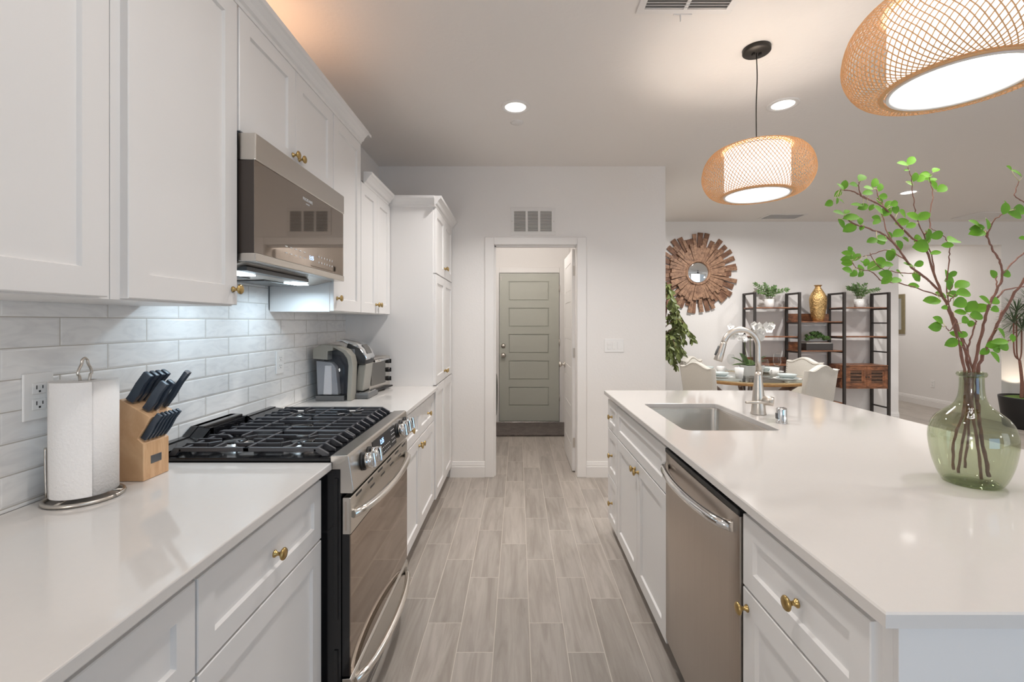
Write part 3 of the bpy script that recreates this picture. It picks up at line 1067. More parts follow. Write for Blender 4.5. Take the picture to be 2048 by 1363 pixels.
# ---------------------------------------------------------------- microwave
t = thing('microwave', 'stainless over-the-range microwave with smoked mirror door above the stove', 'microwave', (-1.05, 1.86, 1.56))
my0, my1, mz0, mz1 = 1.4835, 2.2415, 1.572, 1.990
MB().box(XW + 0.009, -0.915, my0, my1, mz0 + 0.004, mz1, 0.003).build('body', M['plastic_black'], t)
MB().box(-0.914, -0.862, my0 + 0.002, my1 - 0.002, 1.597, mz1 - 0.091, 0.001).build('door_edge', M['mwside'], t)
MB().box(-0.9145, -0.856, my0 + 0.0005, my1 - 0.0005, mz1 - 0.090, mz1 - 0.001, 0.004, 3).build('top_band', M['steel'], t)
gdoor = MB().box(-0.8615, -0.8605, my0 + 0.001, my1 - 0.001, 1.598, mz1 - 0.0905).build('door', M['mwglass'], t)
MB().box(-0.9145, -0.856, my0 + 0.0005, my1 - 0.0005, 1.570, 1.597, 0.003).build('bottom_band', M['steel'], t)
# underside with filters and lamps
MB().prism([(-0.90, 1.5715), (-1.00, 1.548), (-1.22, 1.545), (-1.22, 1.5715)], 'Y', my0 + 0.02, my1 - 0.02).build('hood_underside', M['steel2'], t)
for a, b in ((1.545, 1.80), (1.90, 2.18)):
    MB().box(-1.19, -1.06, a, b, 1.5415, 1.5455).build('grease_filter', M['greydark'], t)
for yy in (1.655, 2.085):
    ln_ = MB().box(-1.045, -0.985, yy - 0.055, yy + 0.055, 1.5425, 1.5475, 0.001).build('hood_lamp', M['hoodlight'], t)
    add_light('hood_lamp_light', 'AREA', (-1.015, yy, 1.539), 1.1, (0.64, 0.84, 1.0), (0, 0, 0), 0.10, 0.05, math.radians(165), t)
MB().box(-0.97, -0.93, 1.56, 2.02, 1.5475, 1.5620).build('vent_slot', M['greydark'], t)


def mw_face(y, z, dx=0.0006):
    return (-0.8605 + dx, y, z)


text_part('brand_lettering', 'FRIGIDAIRE', 0.017, face_mtx(mw_face(1.862, 1.866), (0, 1, 0), (0, 0, 1)), M['lightmark'], gdoor)
text_part('brand_lettering', 'GALLERY', 0.008, face_mtx(mw_face(1.862, 1.850), (0, 1, 0), (0, 0, 1)), M['lightmark'], gdoor)
text_part('clock_digits', '1:15', 0.024, face_mtx(mw_face(1.895, 1.636), (0, 1, 0), (0, 0, 1)), M['led'], gdoor)
for z in (1.652, 1.628):
    for i in range(5):
        p = mw_face(1.69 + i * 0.036, z)
        MB().box(p[0] - 0.0004, p[0] + 0.0004, p[1] - 0.008, p[1] + 0.008, z - 0.0018, z + 0.0018).build('key_marking', M['lightmark'], gdoor)
    for i in range(6):
        p = mw_face(1.965 + i * 0.028, z)
        MB().box(p[0] - 0.0004, p[0] + 0.0004, p[1] - 0.003, p[1] + 0.003, z - 0.004, z + 0.004).build('key_marking', M['lightmark'], gdoor)

# ---------------------------------------------------------------- range
t = thing('stove', 'stainless slide-in gas range with black grates between the left counters', 'stove', (-0.9, 1.863, 0))
sy0, sy1 = 1.4835, 2.2455
sb = MB()
sb.box(XW + 0.010, -0.578, sy0 + 0.003, sy1 - 0.003, 0.045, 0.888)
sb.build('body', M['black'], t)
MB().box(-0.600, -0.588, sy0 - 0.0005, sy0 + 0.004, 0.40, 0.86).box(-0.600, -0.588, sy0 - 0.0005, sy0 + 0.004, 0.10, 0.30).build('side_rib', M['plastic_black'], t)
MB().box(XW + 0.010, -0.612, sy0 - 0.0005, sy1 + 0.0005, 0.9145, 0.928, 0.004).build('cooktop', M['black'], t)
# rear trim with a raised centre vent
rear = MB()
yy_ = [sy0 + 0.001, 1.655, 1.70, 1.935, 1.98, sy1 - 0.001]
zt = [0.955, 0.955, 0.982, 0.982, 0.955, 0.955]
for (x0, x1, dz) in ((-1.222, -1.196, 0.0), (-1.170, -1.150, -0.010)):
    for i in range(5):
        b = bmesh.new()
        vs = []
        for x in (x0, x1):
            for (y, z) in ((yy_[i], 0.926), (yy_[i + 1], 0.926), (yy_[i + 1], zt[i + 1] + dz), (yy_[i], zt[i] + dz)):
                vs.append(b.verts.new((x, y, z)))
        for q in ((0, 1, 2, 3), (4, 7, 6, 5), (0, 4, 5, 1), (3, 2, 6, 7), (0, 3, 7, 4), (1, 5, 6, 2)):
            b.faces.new([vs[k] for k in q])
        rear._merge(b)
for i in range(5):
    b = bmesh.new()
    vs = [b.verts.new(p) for p in ((-1.222, yy_[i], zt[i]), (-1.222, yy_[i + 1], zt[i + 1]), (-1.150, yy_[i + 1], zt[i + 1] - 0.010), (-1.150, yy_[i], zt[i] - 0.010),
                                   (-1.222, yy_[i], zt[i] - 0.006), (-1.222, yy_[i + 1], zt[i + 1] - 0.006), (-1.150, yy_[i + 1], zt[i + 1] - 0.016), (-1.150, yy_[i], zt[i] - 0.016))]
    for q in ((0, 1, 2, 3), (4, 7, 6, 5), (0, 4, 5, 1), (3, 2, 6, 7), (0, 3, 7, 4), (1, 5, 6, 2)):
        b.faces.new([vs[k] for k in q])
    if i != 2:
        rear._merge(b)
    else:
        b.free()
rear.box(-1.222, -1.150, 1.70, 1.72, 0.926, 0.975).box(-1.222, -1.150, 1.915, 1.935, 0.926, 0.975).box(-1.222, -1.170, 1.70, 1.935, 0.970, 0.982, 0.003)
rear.build('rear_vent_trim', M['black'], t)
# burners
for (bx, by, br) in ((-1.01, 1.625, 0.040), (-0.765, 1.625, 0.046), (-0.885, 1.865, 0.042), (-1.01, 2.105, 0.040), (-0.765, 2.105, 0.046)):
    bo = MB().lathe([(0, 0.928), (br + 0.024, 0.928), (br + 0.020, 0.934), (br + 0.004, 0.937), (br + 0.002, 0.944), (0, 0.944)], (bx, by, 0), 'Z', 28).build('burner', M['burner'], t)
    MB().lathe([(0, 0.944), (br - 0.002, 0.944), (br, 0.947), (br - 0.004, 0.951), (0, 0.952)], (bx, by, 0), 'Z', 28).build('burner_cap', M['black'], bo)
# three cast-iron grates
gx0, gx1 = -1.135, -0.660
ZG = 0.957


def bar(mb, p, q, wd=0.0085, top=ZG, hh=0.014):
    """flat-topped cast bar from p to q (x, y)"""
    p, q = Vector((p[0], p[1], 0)), Vector((q[0], q[1], 0))
    d = (q - p)
    L_ = d.length
    a = math.atan2(d.y, d.x)
    mt = Matrix.Translation((p.x, p.y, 0)) @ Matrix.Rotation(a, 4, 'Z')
    mb.box(0, L_, -wd / 2, wd / 2, top - hh, top, 0.002, 1, mtx=mt)


def finger_front(mb, y, x_from, wd=0.0095):
    """bar running to the front that bends down at its end"""
    pr = [(x_from, ZG), (gx1, ZG), (gx1 + 0.034, ZG - 0.020), (gx1 + 0.034, 0.9285), (gx1 + 0.014, 0.9285), (gx1 + 0.010, ZG - 0.024), (gx1 - 0.010, ZG - 0.014), (x_from, ZG - 0.014)]
    mb.prism(pr, 'Y', y - wd / 2, y + wd / 2, 0.0015)


def finger_back(mb, y, x_to, wd=0.0095):
    pr = [(x_to, ZG), (gx0, ZG), (gx0 - 0.022, 0.9285), (gx0 + 0.004, 0.9285), (gx0 + 0.016, ZG - 0.014), (x_to, ZG - 0.014)]
    mb.prism(pr, 'Y', y - wd / 2, y + wd / 2, 0.0015)


for gi in range(3):
    a = sy0 + 0.016 + gi * 0.2435
    b = a + 0.2405
    c = (a + b) / 2
    g = MB()
    xm = (gx0 + gx1) / 2
    for y in (a + 0.006, b - 0.006):
        finger_front(g, y, xm - 0.01, 0.012)
        finger_back(g, y, xm + 0.01, 0.012)
    ys = [a + 0.006 + (b - a - 0.012) * k / 4 for k in (1, 2, 3)]
    if gi != 1:
        for y in (ys[0], ys[2]):
            finger_front(g, y, -0.735)
            bar(g, (-0.735, y), (-0.758, y + (0.03 if y < c else -0.03)))
            bar(g, (xm, y), (-0.815, y))
            bar(g, (-0.815, y), (-0.793, y + (0.03 if y < c else -0.03)))
            bar(g, (xm, y), (-0.960, y))
            bar(g, (-0.960, y), (-0.985, y + (0.03 if y < c else -0.03)))
            finger_back(g, y, -1.065)
            bar(g, (-1.065, y), (-1.035, y + (0.03 if y < c else -0.03)))
        finger_front(g, ys[1], -0.722)
        finger_back(g, ys[1], -1.055)
        bar(g, (-0.835, ys[1]), (-0.940, ys[1]))
        for x in (-0.765, -1.01):
            bar(g, (x, a + 0.006), (x, a + 0.075))
            bar(g, (x, b - 0.006), (x, b - 0.075))
    else:
        for y in ys:
            finger_front(g, y, xm + 0.06)
            finger_back(g, y, xm - 0.06)
        for y in (ys[0], ys[2]):
            bar(g, (xm - 0.10, y), (xm + 0.10, y))
        for x in (-0.765, -1.01):
            bar(g, (x, a + 0.006), (x, b - 0.006))
    bar(g, (xm, a), (xm, a + 0.07 if gi == 1 else b))
    if gi == 1:
        bar(g, (xm, b - 0.07), (xm, b))
    for x in (gx0 + 0.02, gx1 - 0.01):
        bar(g, (x, a), (x, b), 0.010, ZG - 0.004, 0.012)
    g.build('grate', M['iron'], t)
# control panel
cp = MB()
prof = [(-0.6115, 0.890), (-0.6115, 0.934), (-0.558, 0.936), (-0.552, 0.931), (-0.536, 0.822), (-0.540, 0.812), (-0.580, 0.812), (-0.580, 0.890)]
cp.prism(prof, 'Y', sy0 + 0.0, sy1 - 0.0, 0.002)
panel = cp.build('control_panel', M['steel'], t)
nx = Vector((0.109, 0, 0.016)).normalized()       # outward normal of the sloped face
upv = Vector((-0.016, 0, 0.109)).normalized()


def on_panel(y, z, d=0.0):
    q = (0.931 - z) / 0.109
    return Vector((-0.552 + 0.016 * q, y, z)) + nx * d


fm = face_mtx(on_panel(1.862, 0.878, 0.0006), (0, 1, 0), upv)
MB().box(-0.150, 0.150, -0.040, 0.040, 0, 0.0012, 0.0004, mtx=fm).build('touch_display', M['plastic_black'], panel)
fm2 = face_mtx(on_panel(1.862, 0.878, 0.0022), (0, 1, 0), upv)
text_part('clock_digits', '1:15', 0.028, fm2 @ Matrix.Translation((-0.040, 0.016, 0)), M['led'], panel)
mk = MB()
for j in range(2):
    for i in range(6):
        mk.box(-0.060 + i * 0.021, -0.050 + i * 0.021, -0.012 - j * 0.018, -0.009 - j * 0.018, 0, 0.0005, mtx=fm2)
for j in range(4):
    for i in range(3):
        mk.box(0.088 + i * 0.018, 0.098 + i * 0.018, 0.024 - j * 0.016, 0.0275 - j * 0.016, 0, 0.0005, mtx=fm2)
for i in range(2):
    mk.box(-0.135 + i * 0.024, -0.123 + i * 0.024, 0.004, 0.008, 0, 0.0005, mtx=fm2)
mk.build('panel_markings', M['lightmark'], panel)
sdv = Vector((0, 1, 0))
for y in (1.600, 1.672, 2.050, 2.122, 2.192):
    c0 = on_panel(y, 0.882)
    kb = MB().lathe([(0, 0), (0.032, 0), (0.032, 0.006), (0.0, 0.006)], c0, (sdv, nx.cross(sdv), nx), 28)
    kb = kb.build('knob_seat', M['plastic_black'], panel)
    kn = MB().lathe([(0.0, 0.006), (0.028, 0.006), (0.0275, 0.032), (0.0255, 0.036), (0, 0.036)], c0, (sdv, nx.cross(sdv), nx), 28)
    mk_ = face_mtx(c0, (0, 1, 0), upv)
    kn.box(-0.008, 0.008, -0.0265, 0.0265, 0.032, 0.046, 0.003, mtx=mk_)
    kn.build('knob', M['chrome'], panel)
# oven door
dx_ = -0.546
MB().box(-0.576, dx_ - 0.002, sy0 + 0.004, sy1 - 0.004, 0.212, 0.792, 0.002).build('door_core', M['black'], t)
dband = MB().box(-0.574, dx_, sy0 + 0.002, sy1 - 0.002, 0.676, 0.797, 0.004, 3).build('oven_door', M['steel'], t)
MB().box(dx_ - 0.004, dx_ - 0.0005, sy0 + 0.004, sy1 - 0.004, 0.214, 0.675).build('door_glass', M['ovenglass'], dband)
for i in range(6):
    y = sy0 + 0.05 + i * 0.122
    MB().box(dx_ - 0.003, dx_ + 0.0006, y, y + 0.055, 0.782, 0.790).build('vent_slot', M['plastic_black'], dband)
for i in range(4):
    y = sy0 + 0.20 + i * 0.13
    MB().box(dx_ - 0.003, dx_ + 0.0006, y, y + 0.05, 0.755, 0.762).build('vent_slot', M['plastic_black'], dband)
MB().box(-0.5655, -0.5595, sy0 + 0.0015, sy0 + 0.003, 0.69, 0.785).build('edge_recess', M['steel2'], dband)


def bow(y0, y1, x, z, out, n=14, dip=0.0):
    pts = []
    for i in range(n + 1):
        q = i / n
        s = 1 - (2 * q - 1) ** 2
        pts.append((x + out * (s ** 0.55), y0 + (y1 - y0) * q, z - dip * s))
    return pts


MB().tube(bow(sy0 + 0.03, sy1 - 0.03, dx_ - 0.004, 0.733, 0.052), 0.0145, 12).build('door_handle', M['handlesteel'], dband)
dwr = MB().prism([(-0.575, 0.048), (-0.575, 0.204), (-0.550, 0.206), (-0.543, 0.198), (-0.543, 0.085), (-0.558, 0.048)], 'Y', sy0 + 0.003, sy1 - 0.003, 0.002).build('warming_drawer', M['steel'], t)
MB().tube(bow(sy0 + 0.04, sy1 - 0.04, -0.547, 0.172, 0.052), 0.0135, 12).build('drawer_handle', M['handlesteel'], dwr)
for y in (sy0 + 0.05, sy1 - 0.05):
    for x in (-1.15, -0.64):
        MB().lathe([(0, 0), (0.016, 0), (0.016, 0.008), (0.009, 0.010), (0.009, 0.046), (0, 0.046)], (x, y, 0), 'Z', 14).build('leveling_foot', M['plastic_black'], t)

# ---------------------------------------------------------------- paper towels
px_, py_ = -1.128, 1.185
t = thing('paper_towel_holder', 'brushed wire paper towel stand with looped top on the left counter', 'paper towel holder', (px_, py_, CT))
rg = [(px_ + 0.078 * math.cos(a), py_ + 0.078 * math.sin(a), CT + 0.0055) for a in [2 * PI * k / 40 for k in range(41)]]
hb = MB().tube(rg, 0.005, 8)
for k in range(3):
    a = 2 * PI * k / 3 + 0.5
    hb.tube([(px_, py_, CT + 0.013), (px_ + 0.05 * math.cos(a), py_ + 0.05 * math.sin(a), CT + 0.012), (px_ + 0.078 * math.cos(a), py_ + 0.078 * math.sin(a), CT + 0.0065)], 0.004, 8)
hb.build('base_ring', M['nickel'], t)
zt_ = 1.278
lp = smooth_path([(px_, py_ - 0.012, CT + 0.012), (px_, py_ - 0.012, 1.20), (px_, py_ - 0.019, 1.238), (px_, py_ - 0.009, 1.262), (px_, py_ - 0.007, zt_ - 0.006), (px_, py_, zt_ - 0.001), (px_, py_ + 0.007, zt_ - 0.006), (px_, py_ + 0.009, 1.262), (px_, py_ + 0.019, 1.238), (px_, py_ + 0.012, 1.20), (px_, py_ + 0.012, CT + 0.012)], 5)
MB().tube(lp, 0.0032, 8).build('loop_post', M['nickel'], t)
MB().tube(smooth_path([(px_ - 0.074, py_ - 0.025, CT + 0.008), (px_ - 0.0765, py_ - 0.025, 1.0), (px_ - 0.0765, py_ - 0.025, 1.05)], 4), 0.0032, 8).build('tension_arm', M['nickel'], t)
t = thing('paper_towel_roll', 'white paper towel roll standing on the wire holder', 'paper towel', (px_, py_, CT + 0.017))
rl = MB()
sg = 64
prof = []
for k in range(sg):
    a = 2 * PI * k / sg
    r_ = 0.0680
    prof.append((r_, a))
outer_lo, outer_hi, in_lo, in_hi = [], [], [], []
z0_, z1_ = CT + 0.018, CT + 0.018 + 0.288
for (r_, a) in prof:
    outer_lo.append(rl.bm.verts.new((px_ + r_ * math.cos(a), py_ + r_ * math.sin(a), z0_)))
    outer_hi.append(rl.bm.verts.new((px_ + r_ * math.cos(a), py_ + r_ * math.sin(a), z1_)))
    in_lo.append(rl.bm.verts.new((px_ + 0.0235 * math.cos(a), py_ + 0.0235 * math.sin(a), z0_)))
    in_hi.append(rl.bm.verts.new((px_ + 0.0235 * math.cos(a), py_ + 0.0235 * math.sin(a), z1_)))
for k in range(sg):
    j = (k + 1) % sg
    f = rl.bm.faces.new((outer_lo[k], outer_lo[j], outer_hi[j], outer_hi[k]))
    f.smooth = True
    rl.bm.faces.new((outer_hi[k], outer_hi[j], in_hi[j], in_hi[k]))
    rl.bm.faces.new((in_lo[k], in_lo[j], outer_lo[j], outer_lo[k]))
    f = rl.bm.faces.new((in_hi[k], in_hi[j], in_lo[j], in_lo[k]))
    f.smooth = True
rl.build('roll', M['paper'], t)
# the loose end of the outermost sheet
a0 = -0.62
sh = MB()
pv = None
for k in range(15):
    a = a0 - k * 0.10
    r_ = 0.0686 + 0.0014 * max(0, 1 - k / 6)
    cur = (sh.bm.verts.new((px_ + r_ * math.cos(a), py_ + r_ * math.sin(a), z0_ + 0.0005)), sh.bm.verts.new((px_ + r_ * math.cos(a), py_ + r_ * math.sin(a), z1_ - 0.0005)))
    if pv:
        f = sh.bm.faces.new((pv[0], cur[0], cur[1], pv[1]))
        f.smooth = True
    pv = cur
sh.build('loose_sheet', M['paper'], t)

# ---------------------------------------------------------------- knife block and its knives
kb0, kb1 = 1.301, 1.396
t = thing('knife_block', 'light beech knife block with small grey plaque between paper towels and stove', 'knife block', (-1.12, 1.348, CT))
MB().prism([(-1.071, CT + 0.0005), (-1.071, 1.022), (-1.088, 1.036), (-1.050, 1.098), (-1.140, 1.150), (-1.186, 1.075), (-1.186, CT + 0.0005)], 'Y', kb0, kb1, 0.002).build('block', M['blockwood'], t)
MB().box(-1.0712, -1.0696, 1.327, 1.366, 0.958, 0.981, 0.0004).build('plaque', M['plaque'], t)
KD = Vector((0.523, 0, 0.852)).normalized()


def knife(label, x, y, z, ln_, wd, th, group, tilt=0.0, pommel=False):
    d = (KD + Vector((0, tilt, 0))).normalized()
    n_ = Vector((0, 1, 0))
    sdv_ = d.cross(n_).normalized()
    t = thing('knife', label, 'knife', (x, y, z), group)
    mtx = Matrix.Identity(4)
    n_ = sdv_.cross(d).normalized()
    for i in range(3):
        mtx[i][0], mtx[i][1], mtx[i][2], mtx[i][3] = sdv_[i], n_[i], d[i], (x, y, z)[i]
    hdl = MB()
    outl = [(-wd * 0.42, 0.004), (-wd * 0.55, ln_ * 0.35), (-wd * 0.45, ln_ * 0.7), (-wd * 0.62, ln_), (wd * 0.30, ln_ * 1.02), (wd * 0.42, ln_ * 0.6), (wd * 0.40, ln_ * 0.2), (wd * 0.48, 0.004)]
    b = bmesh.new()
    lo_ = [b.verts.new((p[0], -th / 2, p[1])) for p in outl]
    hi_ = [b.verts.new((p[0], th / 2, p[1])) for p in outl]
    b.faces.new(lo_)
    b.faces.new(list(reversed(hi_)))
    for i in range(len(outl)):
        j = (i + 1) % len(outl)
        b.faces.new((lo_[j], lo_[i], hi_[i], hi_[j]))
    bmesh.ops.recalc_face_normals(b, faces=list(b.faces))
    bmesh.ops.bevel(b, geom=list(b.edges), offset=th * 0.26, segments=2, profile=0.6, affect='EDGES')
    b.transform(mtx)
    hdl._merge(b)
    hdl.build('handle', M['handle'], t, 40)
    MB().box(-wd * 0.40, wd * 0.44, -0.001, 0.001, -0.02, 0.006, mtx=mtx).build('blade', M['blade'], t)
    if pommel:
        MB().box(-wd * 0.58, wd * 0.26, -th * 0.45, th * 0.45, ln_ * 0.985, ln_ * 1.03, 0.001, mtx=mtx).build('pommel_cap', M['blade'], t)
    return t


BIG, STK = 'large knives in the beech block', 'steak knives in the beech block'


def slope(q):     # on the long slotted face, q from the front edge to the back edge
    return (-1.050 - 0.090 * q, 1.098 + 0.052 * q)


rowb = ['large dark-handled knife at the near end of the back row in the block', 'large dark-handled knife, second from the near end of the back row',
        'large dark-handled knife, third from the near end of the back row', 'large dark-handled knife at the far end of the back row in the block']
for i in range(4):
    q = slope(0.80)
    knife(rowb[i], q[0], 1.316 + i * 0.0215, q[1], 0.098, 0.028, 0.015, BIG)
rowm = ['dark-handled knife at the near end of the middle row, above the steak knives', 'dark-handled knife in the centre of the middle row of the block']
for i in range(2):
    q = slope(0.30)
    knife(rowm[i], q[0], 1.318 + i * 0.026, q[1], 0.098, 0.026, 0.014, BIG)
q = slope(0.28)
knife('long dark handle with steel end cap standing apart at the far end of the block', q[0], 1.382, q[1], 0.125, 0.017, 0.015, BIG, 0.05, True)
stk = ['nearest', 'second', 'third', 'fourth', 'fifth', 'farthest']
for i in range(6):
    nm = {0: 'steak knife closest to the paper towels, at the near end of the low front row', 5: 'steak knife closest to the stove, at the far end of the low front row'}.get(i)
    if nm is None:
        nm = '%s steak knife from the near end of the low front row' % stk[i]
    knife(nm, -1.0805, 1.311 + i * 0.0148, 1.030, 0.088, 0.018, 0.0085, STK)

# ---------------------------------------------------------------- coffee maker
t = thing('coffee_maker', 'grey pod coffee maker with clear water tank on the short counter', 'coffee maker', (-1.02, 2.78, CT))
ky0, ky1 = 2.70, 2.90
TX0, TX1 = -1.165, -0.985
# tank stands along the near side
tk = MB()
tp = [(-1.168, CT + 0.030), (-1.178, CT + 0.285), (-1.02, CT + 0.262), (-0.975, CT + 0.200), (-0.980, CT + 0.030)]
tk.prism(tp, 'Y', 2.632, 2.700, 0.008)
tank = tk.build('water_tank', M['tank'], t, 40)
MB().prism([(-1.160, CT + 0.034), (-1.169, CT + 0.232), (-1.070, CT + 0.222), (-1.045, CT + 0.20), (-1.037, CT + 0.17), (-1.022, CT + 0.034)], 'Y', 2.646, 2.696, 0.004).build('water', M['water'], tank)
MB().prism([(-1.118, CT + 0.036), (-1.108, CT + 0.205), (-1.066, CT + 0.205), (-1.062, CT + 0.036)], 'Y', 2.637, 2.660, 0.004).build('filter_column', M['paper'], tank)
MB().prism([(-1.166, CT + 0.0005), (-1.168, CT + 0.030), (-0.978, CT + 0.030), (-0.978, CT + 0.0005)], 'Y', 2.632, 2.70, 0.004).build('tank_foot', M['greydark'], t)
MB().prism([(-1.182, CT + 0.245), (-1.182, CT + 0.300), (-1.130, CT + 0.328), (-1.05, CT + 0.322), (-1.05, CT + 0.292), (-1.085, CT + 0.288), (-1.085, CT + 0.238)], 'Y', 2.628, 2.702, 0.004).build('tank_lid', M['greyplastic'], t)
# curved side band
out_ = [(-0.960, CT + 0.0005), (-0.932, CT + 0.0005), (-0.920, CT + 0.215), (-0.932, CT + 0.262), (-0.965, CT + 0.296), (-1.04, CT + 0.322), (-1.13, CT + 0.328), (-1.13, CT + 0.318), (-1.04, CT + 0.306), (-0.985, CT + 0.278), (-0.958, CT + 0.245), (-0.950, CT + 0.205)]
MB().prism(out_, 'Y', 2.634, 2.712, 0.004).build('side_band', M['greyplastic'], t)
MB().box(-1.150, -0.935, 2.708, ky1, CT + 0.0005, CT + 0.30, 0.010).build('body', M['greydark'], t)
MB().prism([(-0.945, CT + 0.045), (-0.925, CT + 0.20), (-0.845, CT + 0.205), (-0.880, CT + 0.040)], 'Y', 2.735, 2.87, 0.006).build('brew_column', M['greyplastic'], t)
MB().prism([(-0.960, CT + 0.22), (-0.930, CT + 0.205), (-0.845, CT + 0.200), (-0.835, CT + 0.245), (-0.90, CT + 0.30), (-0.99, CT + 0.335), (-1.00, CT + 0.30)], 'Y', 2.712, 2.885, 0.012).build('brew_head', M['plastic_black'], t, 40)
MB().prism([(-0.826, CT + 0.240), (-0.848, CT + 0.222), (-0.930, CT + 0.292), (-1.03, CT + 0.338), (-1.08, CT + 0.345), (-1.03, CT + 0.356), (-0.94, CT + 0.338), (-0.87, CT + 0.296)], 'Y', 2.720, 2.878, 0.006).build('lid_handle', M['chrome'], t, 40)
MB().prism([(-0.842, CT + 0.268), (-0.868, CT + 0.2985), (-0.900, CT + 0.3215), (-0.903, CT + 0.316), (-0.872, CT + 0.290), (-0.848, CT + 0.262)], 'Y', 2.755, 2.843, 0.002).build('display_screen', M['ovenwin'], t)
MB().prism([(-0.945, CT + 0.0005), (-0.945, CT + 0.034), (-0.80, CT + 0.030), (-0.80, CT + 0.0005)], 'Y', 2.70, 2.89, 0.008).build('drip_tray', M['greydark'], t)
MB().box(-0.915, -0.815, 2.725, 2.865, CT + 0.031, CT + 0.036, 0.001).build('drip_grid', M['chrome'], t)

for c in [q for q in bpy.data.objects if q.parent is not None and (q.parent == t or q.parent.parent == t) and q.type == 'MESH']:
    for v in c.data.vertices:
        x = v.co.x - 1.02          # back to room coordinates
        x = -1.186 + (x + 1.182) * 0.875 if x < -0.92 else -0.957 + (x + 0.92) * 0.58
        v.co.x = x + 1.02

# ---------------------------------------------------------------- toaster oven
tb = thing('toaster_oven', 'small silver toaster oven with glass door and dark knobs behind the coffee maker', 'toaster oven', (-1.02, 3.06, CT))
tx, tw, th_ = 0.24, 0.30, 0.205      # depth, width, height; local: front faces +x
z0_ = 0.018
MB().box(-tx / 2, tx / 2 - 0.012, -tw / 2, tw / 2, z0_, z0_ + th_, 0.008).build('body', M['steel2'], tb)
MB().box(tx / 2 - 0.012, tx / 2 + 0.004, -tw / 2, tw / 2, z0_, z0_ + th_, 0.004).build('front_frame', M['steel'], tb)
MB().box(tx / 2 + 0.004, tx / 2 + 0.008, -tw / 2 + 0.018, tw / 2 - 0.075, z0_ + 0.028, z0_ + th_ - 0.032, 0.001).build('glass_door', M['ovenwin'], tb)
MB().tube([(tx / 2 + 0.026, -tw / 2 + 0.02, z0_ + th_ - 0.018), (tx / 2 + 0.026, tw / 2 - 0.08, z0_ + th_ - 0.018)], 0.008, 10).box(tx / 2 + 0.003, tx / 2 + 0.026, -tw / 2 + 0.03, -tw / 2 + 0.04, z0_ + th_ - 0.023, z0_ + th_ - 0.013).box(tx / 2 + 0.003, tx / 2 + 0.026, tw / 2 - 0.10, tw / 2 - 0.09, z0_ + th_ - 0.023, z0_ + th_ - 0.013).build('door_handle', M['chrome'], tb)
for z in (0.17, 0.11, 0.05):
    MB().lathe([(0, 0), (0.017, 0), (0.015, 0.018), (0, 0.018)], (tx / 2 + 0.004, tw / 2 - 0.036, z0_ + z), 'X', 18).box(tx / 2 + 0.02, tx / 2 + 0.030, tw / 2 - 0.039, tw / 2 - 0.033, z0_ + z - 0.014, z0_ + z + 0.014, 0.001).build('knob', M['plastic_black'], tb)
MB().box(tx / 2 - 0.01, tx / 2 + 0.035, -tw / 2 + 0.02, tw / 2 - 0.02, z0_ - 0.006, z0_ + 0.004, 0.002).build('crumb_tray', M['plastic_black'], tb)
for x in (-0.09, 0.09):
    for y in (-0.12, 0.12):
        MB().lathe([(0, 0.0005), (0.010, 0.0005), (0.012, z0_ + 0.002), (0, z0_ + 0.002)], (x, y, 0), 'Z', 12).build('foot', M['plastic_black'], tb)
for c in list(tb.children):
    # parts were drawn in the oven's own frame
    for v in c.data.vertices:
        v.co = v.co + Vector((-1.02, 3.06, CT))
tb.location = (-1.045, 3.065, CT)
tb.rotation_euler = (0, 0, math.radians(-9))

# ================================================================ ISLAND
IX0, IX1, IY0, IY1 = 0.577, 1.815, 0.714, 3.050        # countertop
ID, IF = 0.597, 0.617                                   # door faces, face frames
IBK = 1.225                                             # back of the cabinets


def island_cab(label, y0, y1):
    t = thing('island_cabinet', label, 'cabinet', ((IF + IBK) / 2, (y0 + y1) / 2, 0))
    return t


zb = 0.070
t = island_cab('white island cabinet nearest the camera, brass-knobbed drawer over a door', 0.75, 1.212)
MB().box(IF, IBK, 0.7495, 1.2125, zb, 0.888, 0.001).box(IF + 0.05, IBK, 0.7505, 1.2115, 0, zb).build('body', M['cab'], t)
front(t, 'drawer', ID, -1, 0.771, 1.208, ZD0, ZD1, ((0.972, 0.77),), 0.050)
front(t, 'door', ID, -1, 0.771, 1.208, zb + 0.004, 0.671, ((1.184, 0.626),))
t = island_cab('white island sink cabinet, false drawer front over two brass-knobbed doors', 1.831, 2.741)
MB().box(IF, IF + 0.02, 1.8305, 2.7410, zb, 0.888).box(IF, IBK, 1.8305, 1.8505, zb, 0.888).box(IF, IBK, 2.721, 2.741, zb, 0.888).box(IF, IBK, 1.8305, 2.741, zb, zb + 0.02).box(IBK - 0.02, IBK, 1.8305, 2.741, zb, 0.888).box(IF + 0.05, IBK, 1.8315, 2.740, 0, zb).build('body', M['cab'], t)
front(t, 'false_drawer', ID, -1, 1.836, 2.735, ZD0, ZD1, (), 0.050)
front(t, 'door', ID, -1, 1.836, 2.283, zb + 0.004, 0.671, ((2.255, 0.626),))
front(t, 'door', ID, -1, 2.287, 2.735, zb + 0.004, 0.671, ((2.315, 0.626),))
t = island_cab('narrow white island cabinet at the far end with a stack of three drawers', 2.742, 3.022)
MB().box(IF, IBK, 2.7420, 3.0220, zb, 0.888, 0.001).box(IF + 0.05, IBK, 2.743, 3.021, 0, zb).build('body', M['cab'], t)
for a, b in ((ZD0, ZD1), (0.379, 0.671), (zb + 0.004, 0.373)):
    front(t, 'drawer', ID, -1, 2.747, 3.018, a, b, ((2.8825, (a + b) / 2),), 0.050)
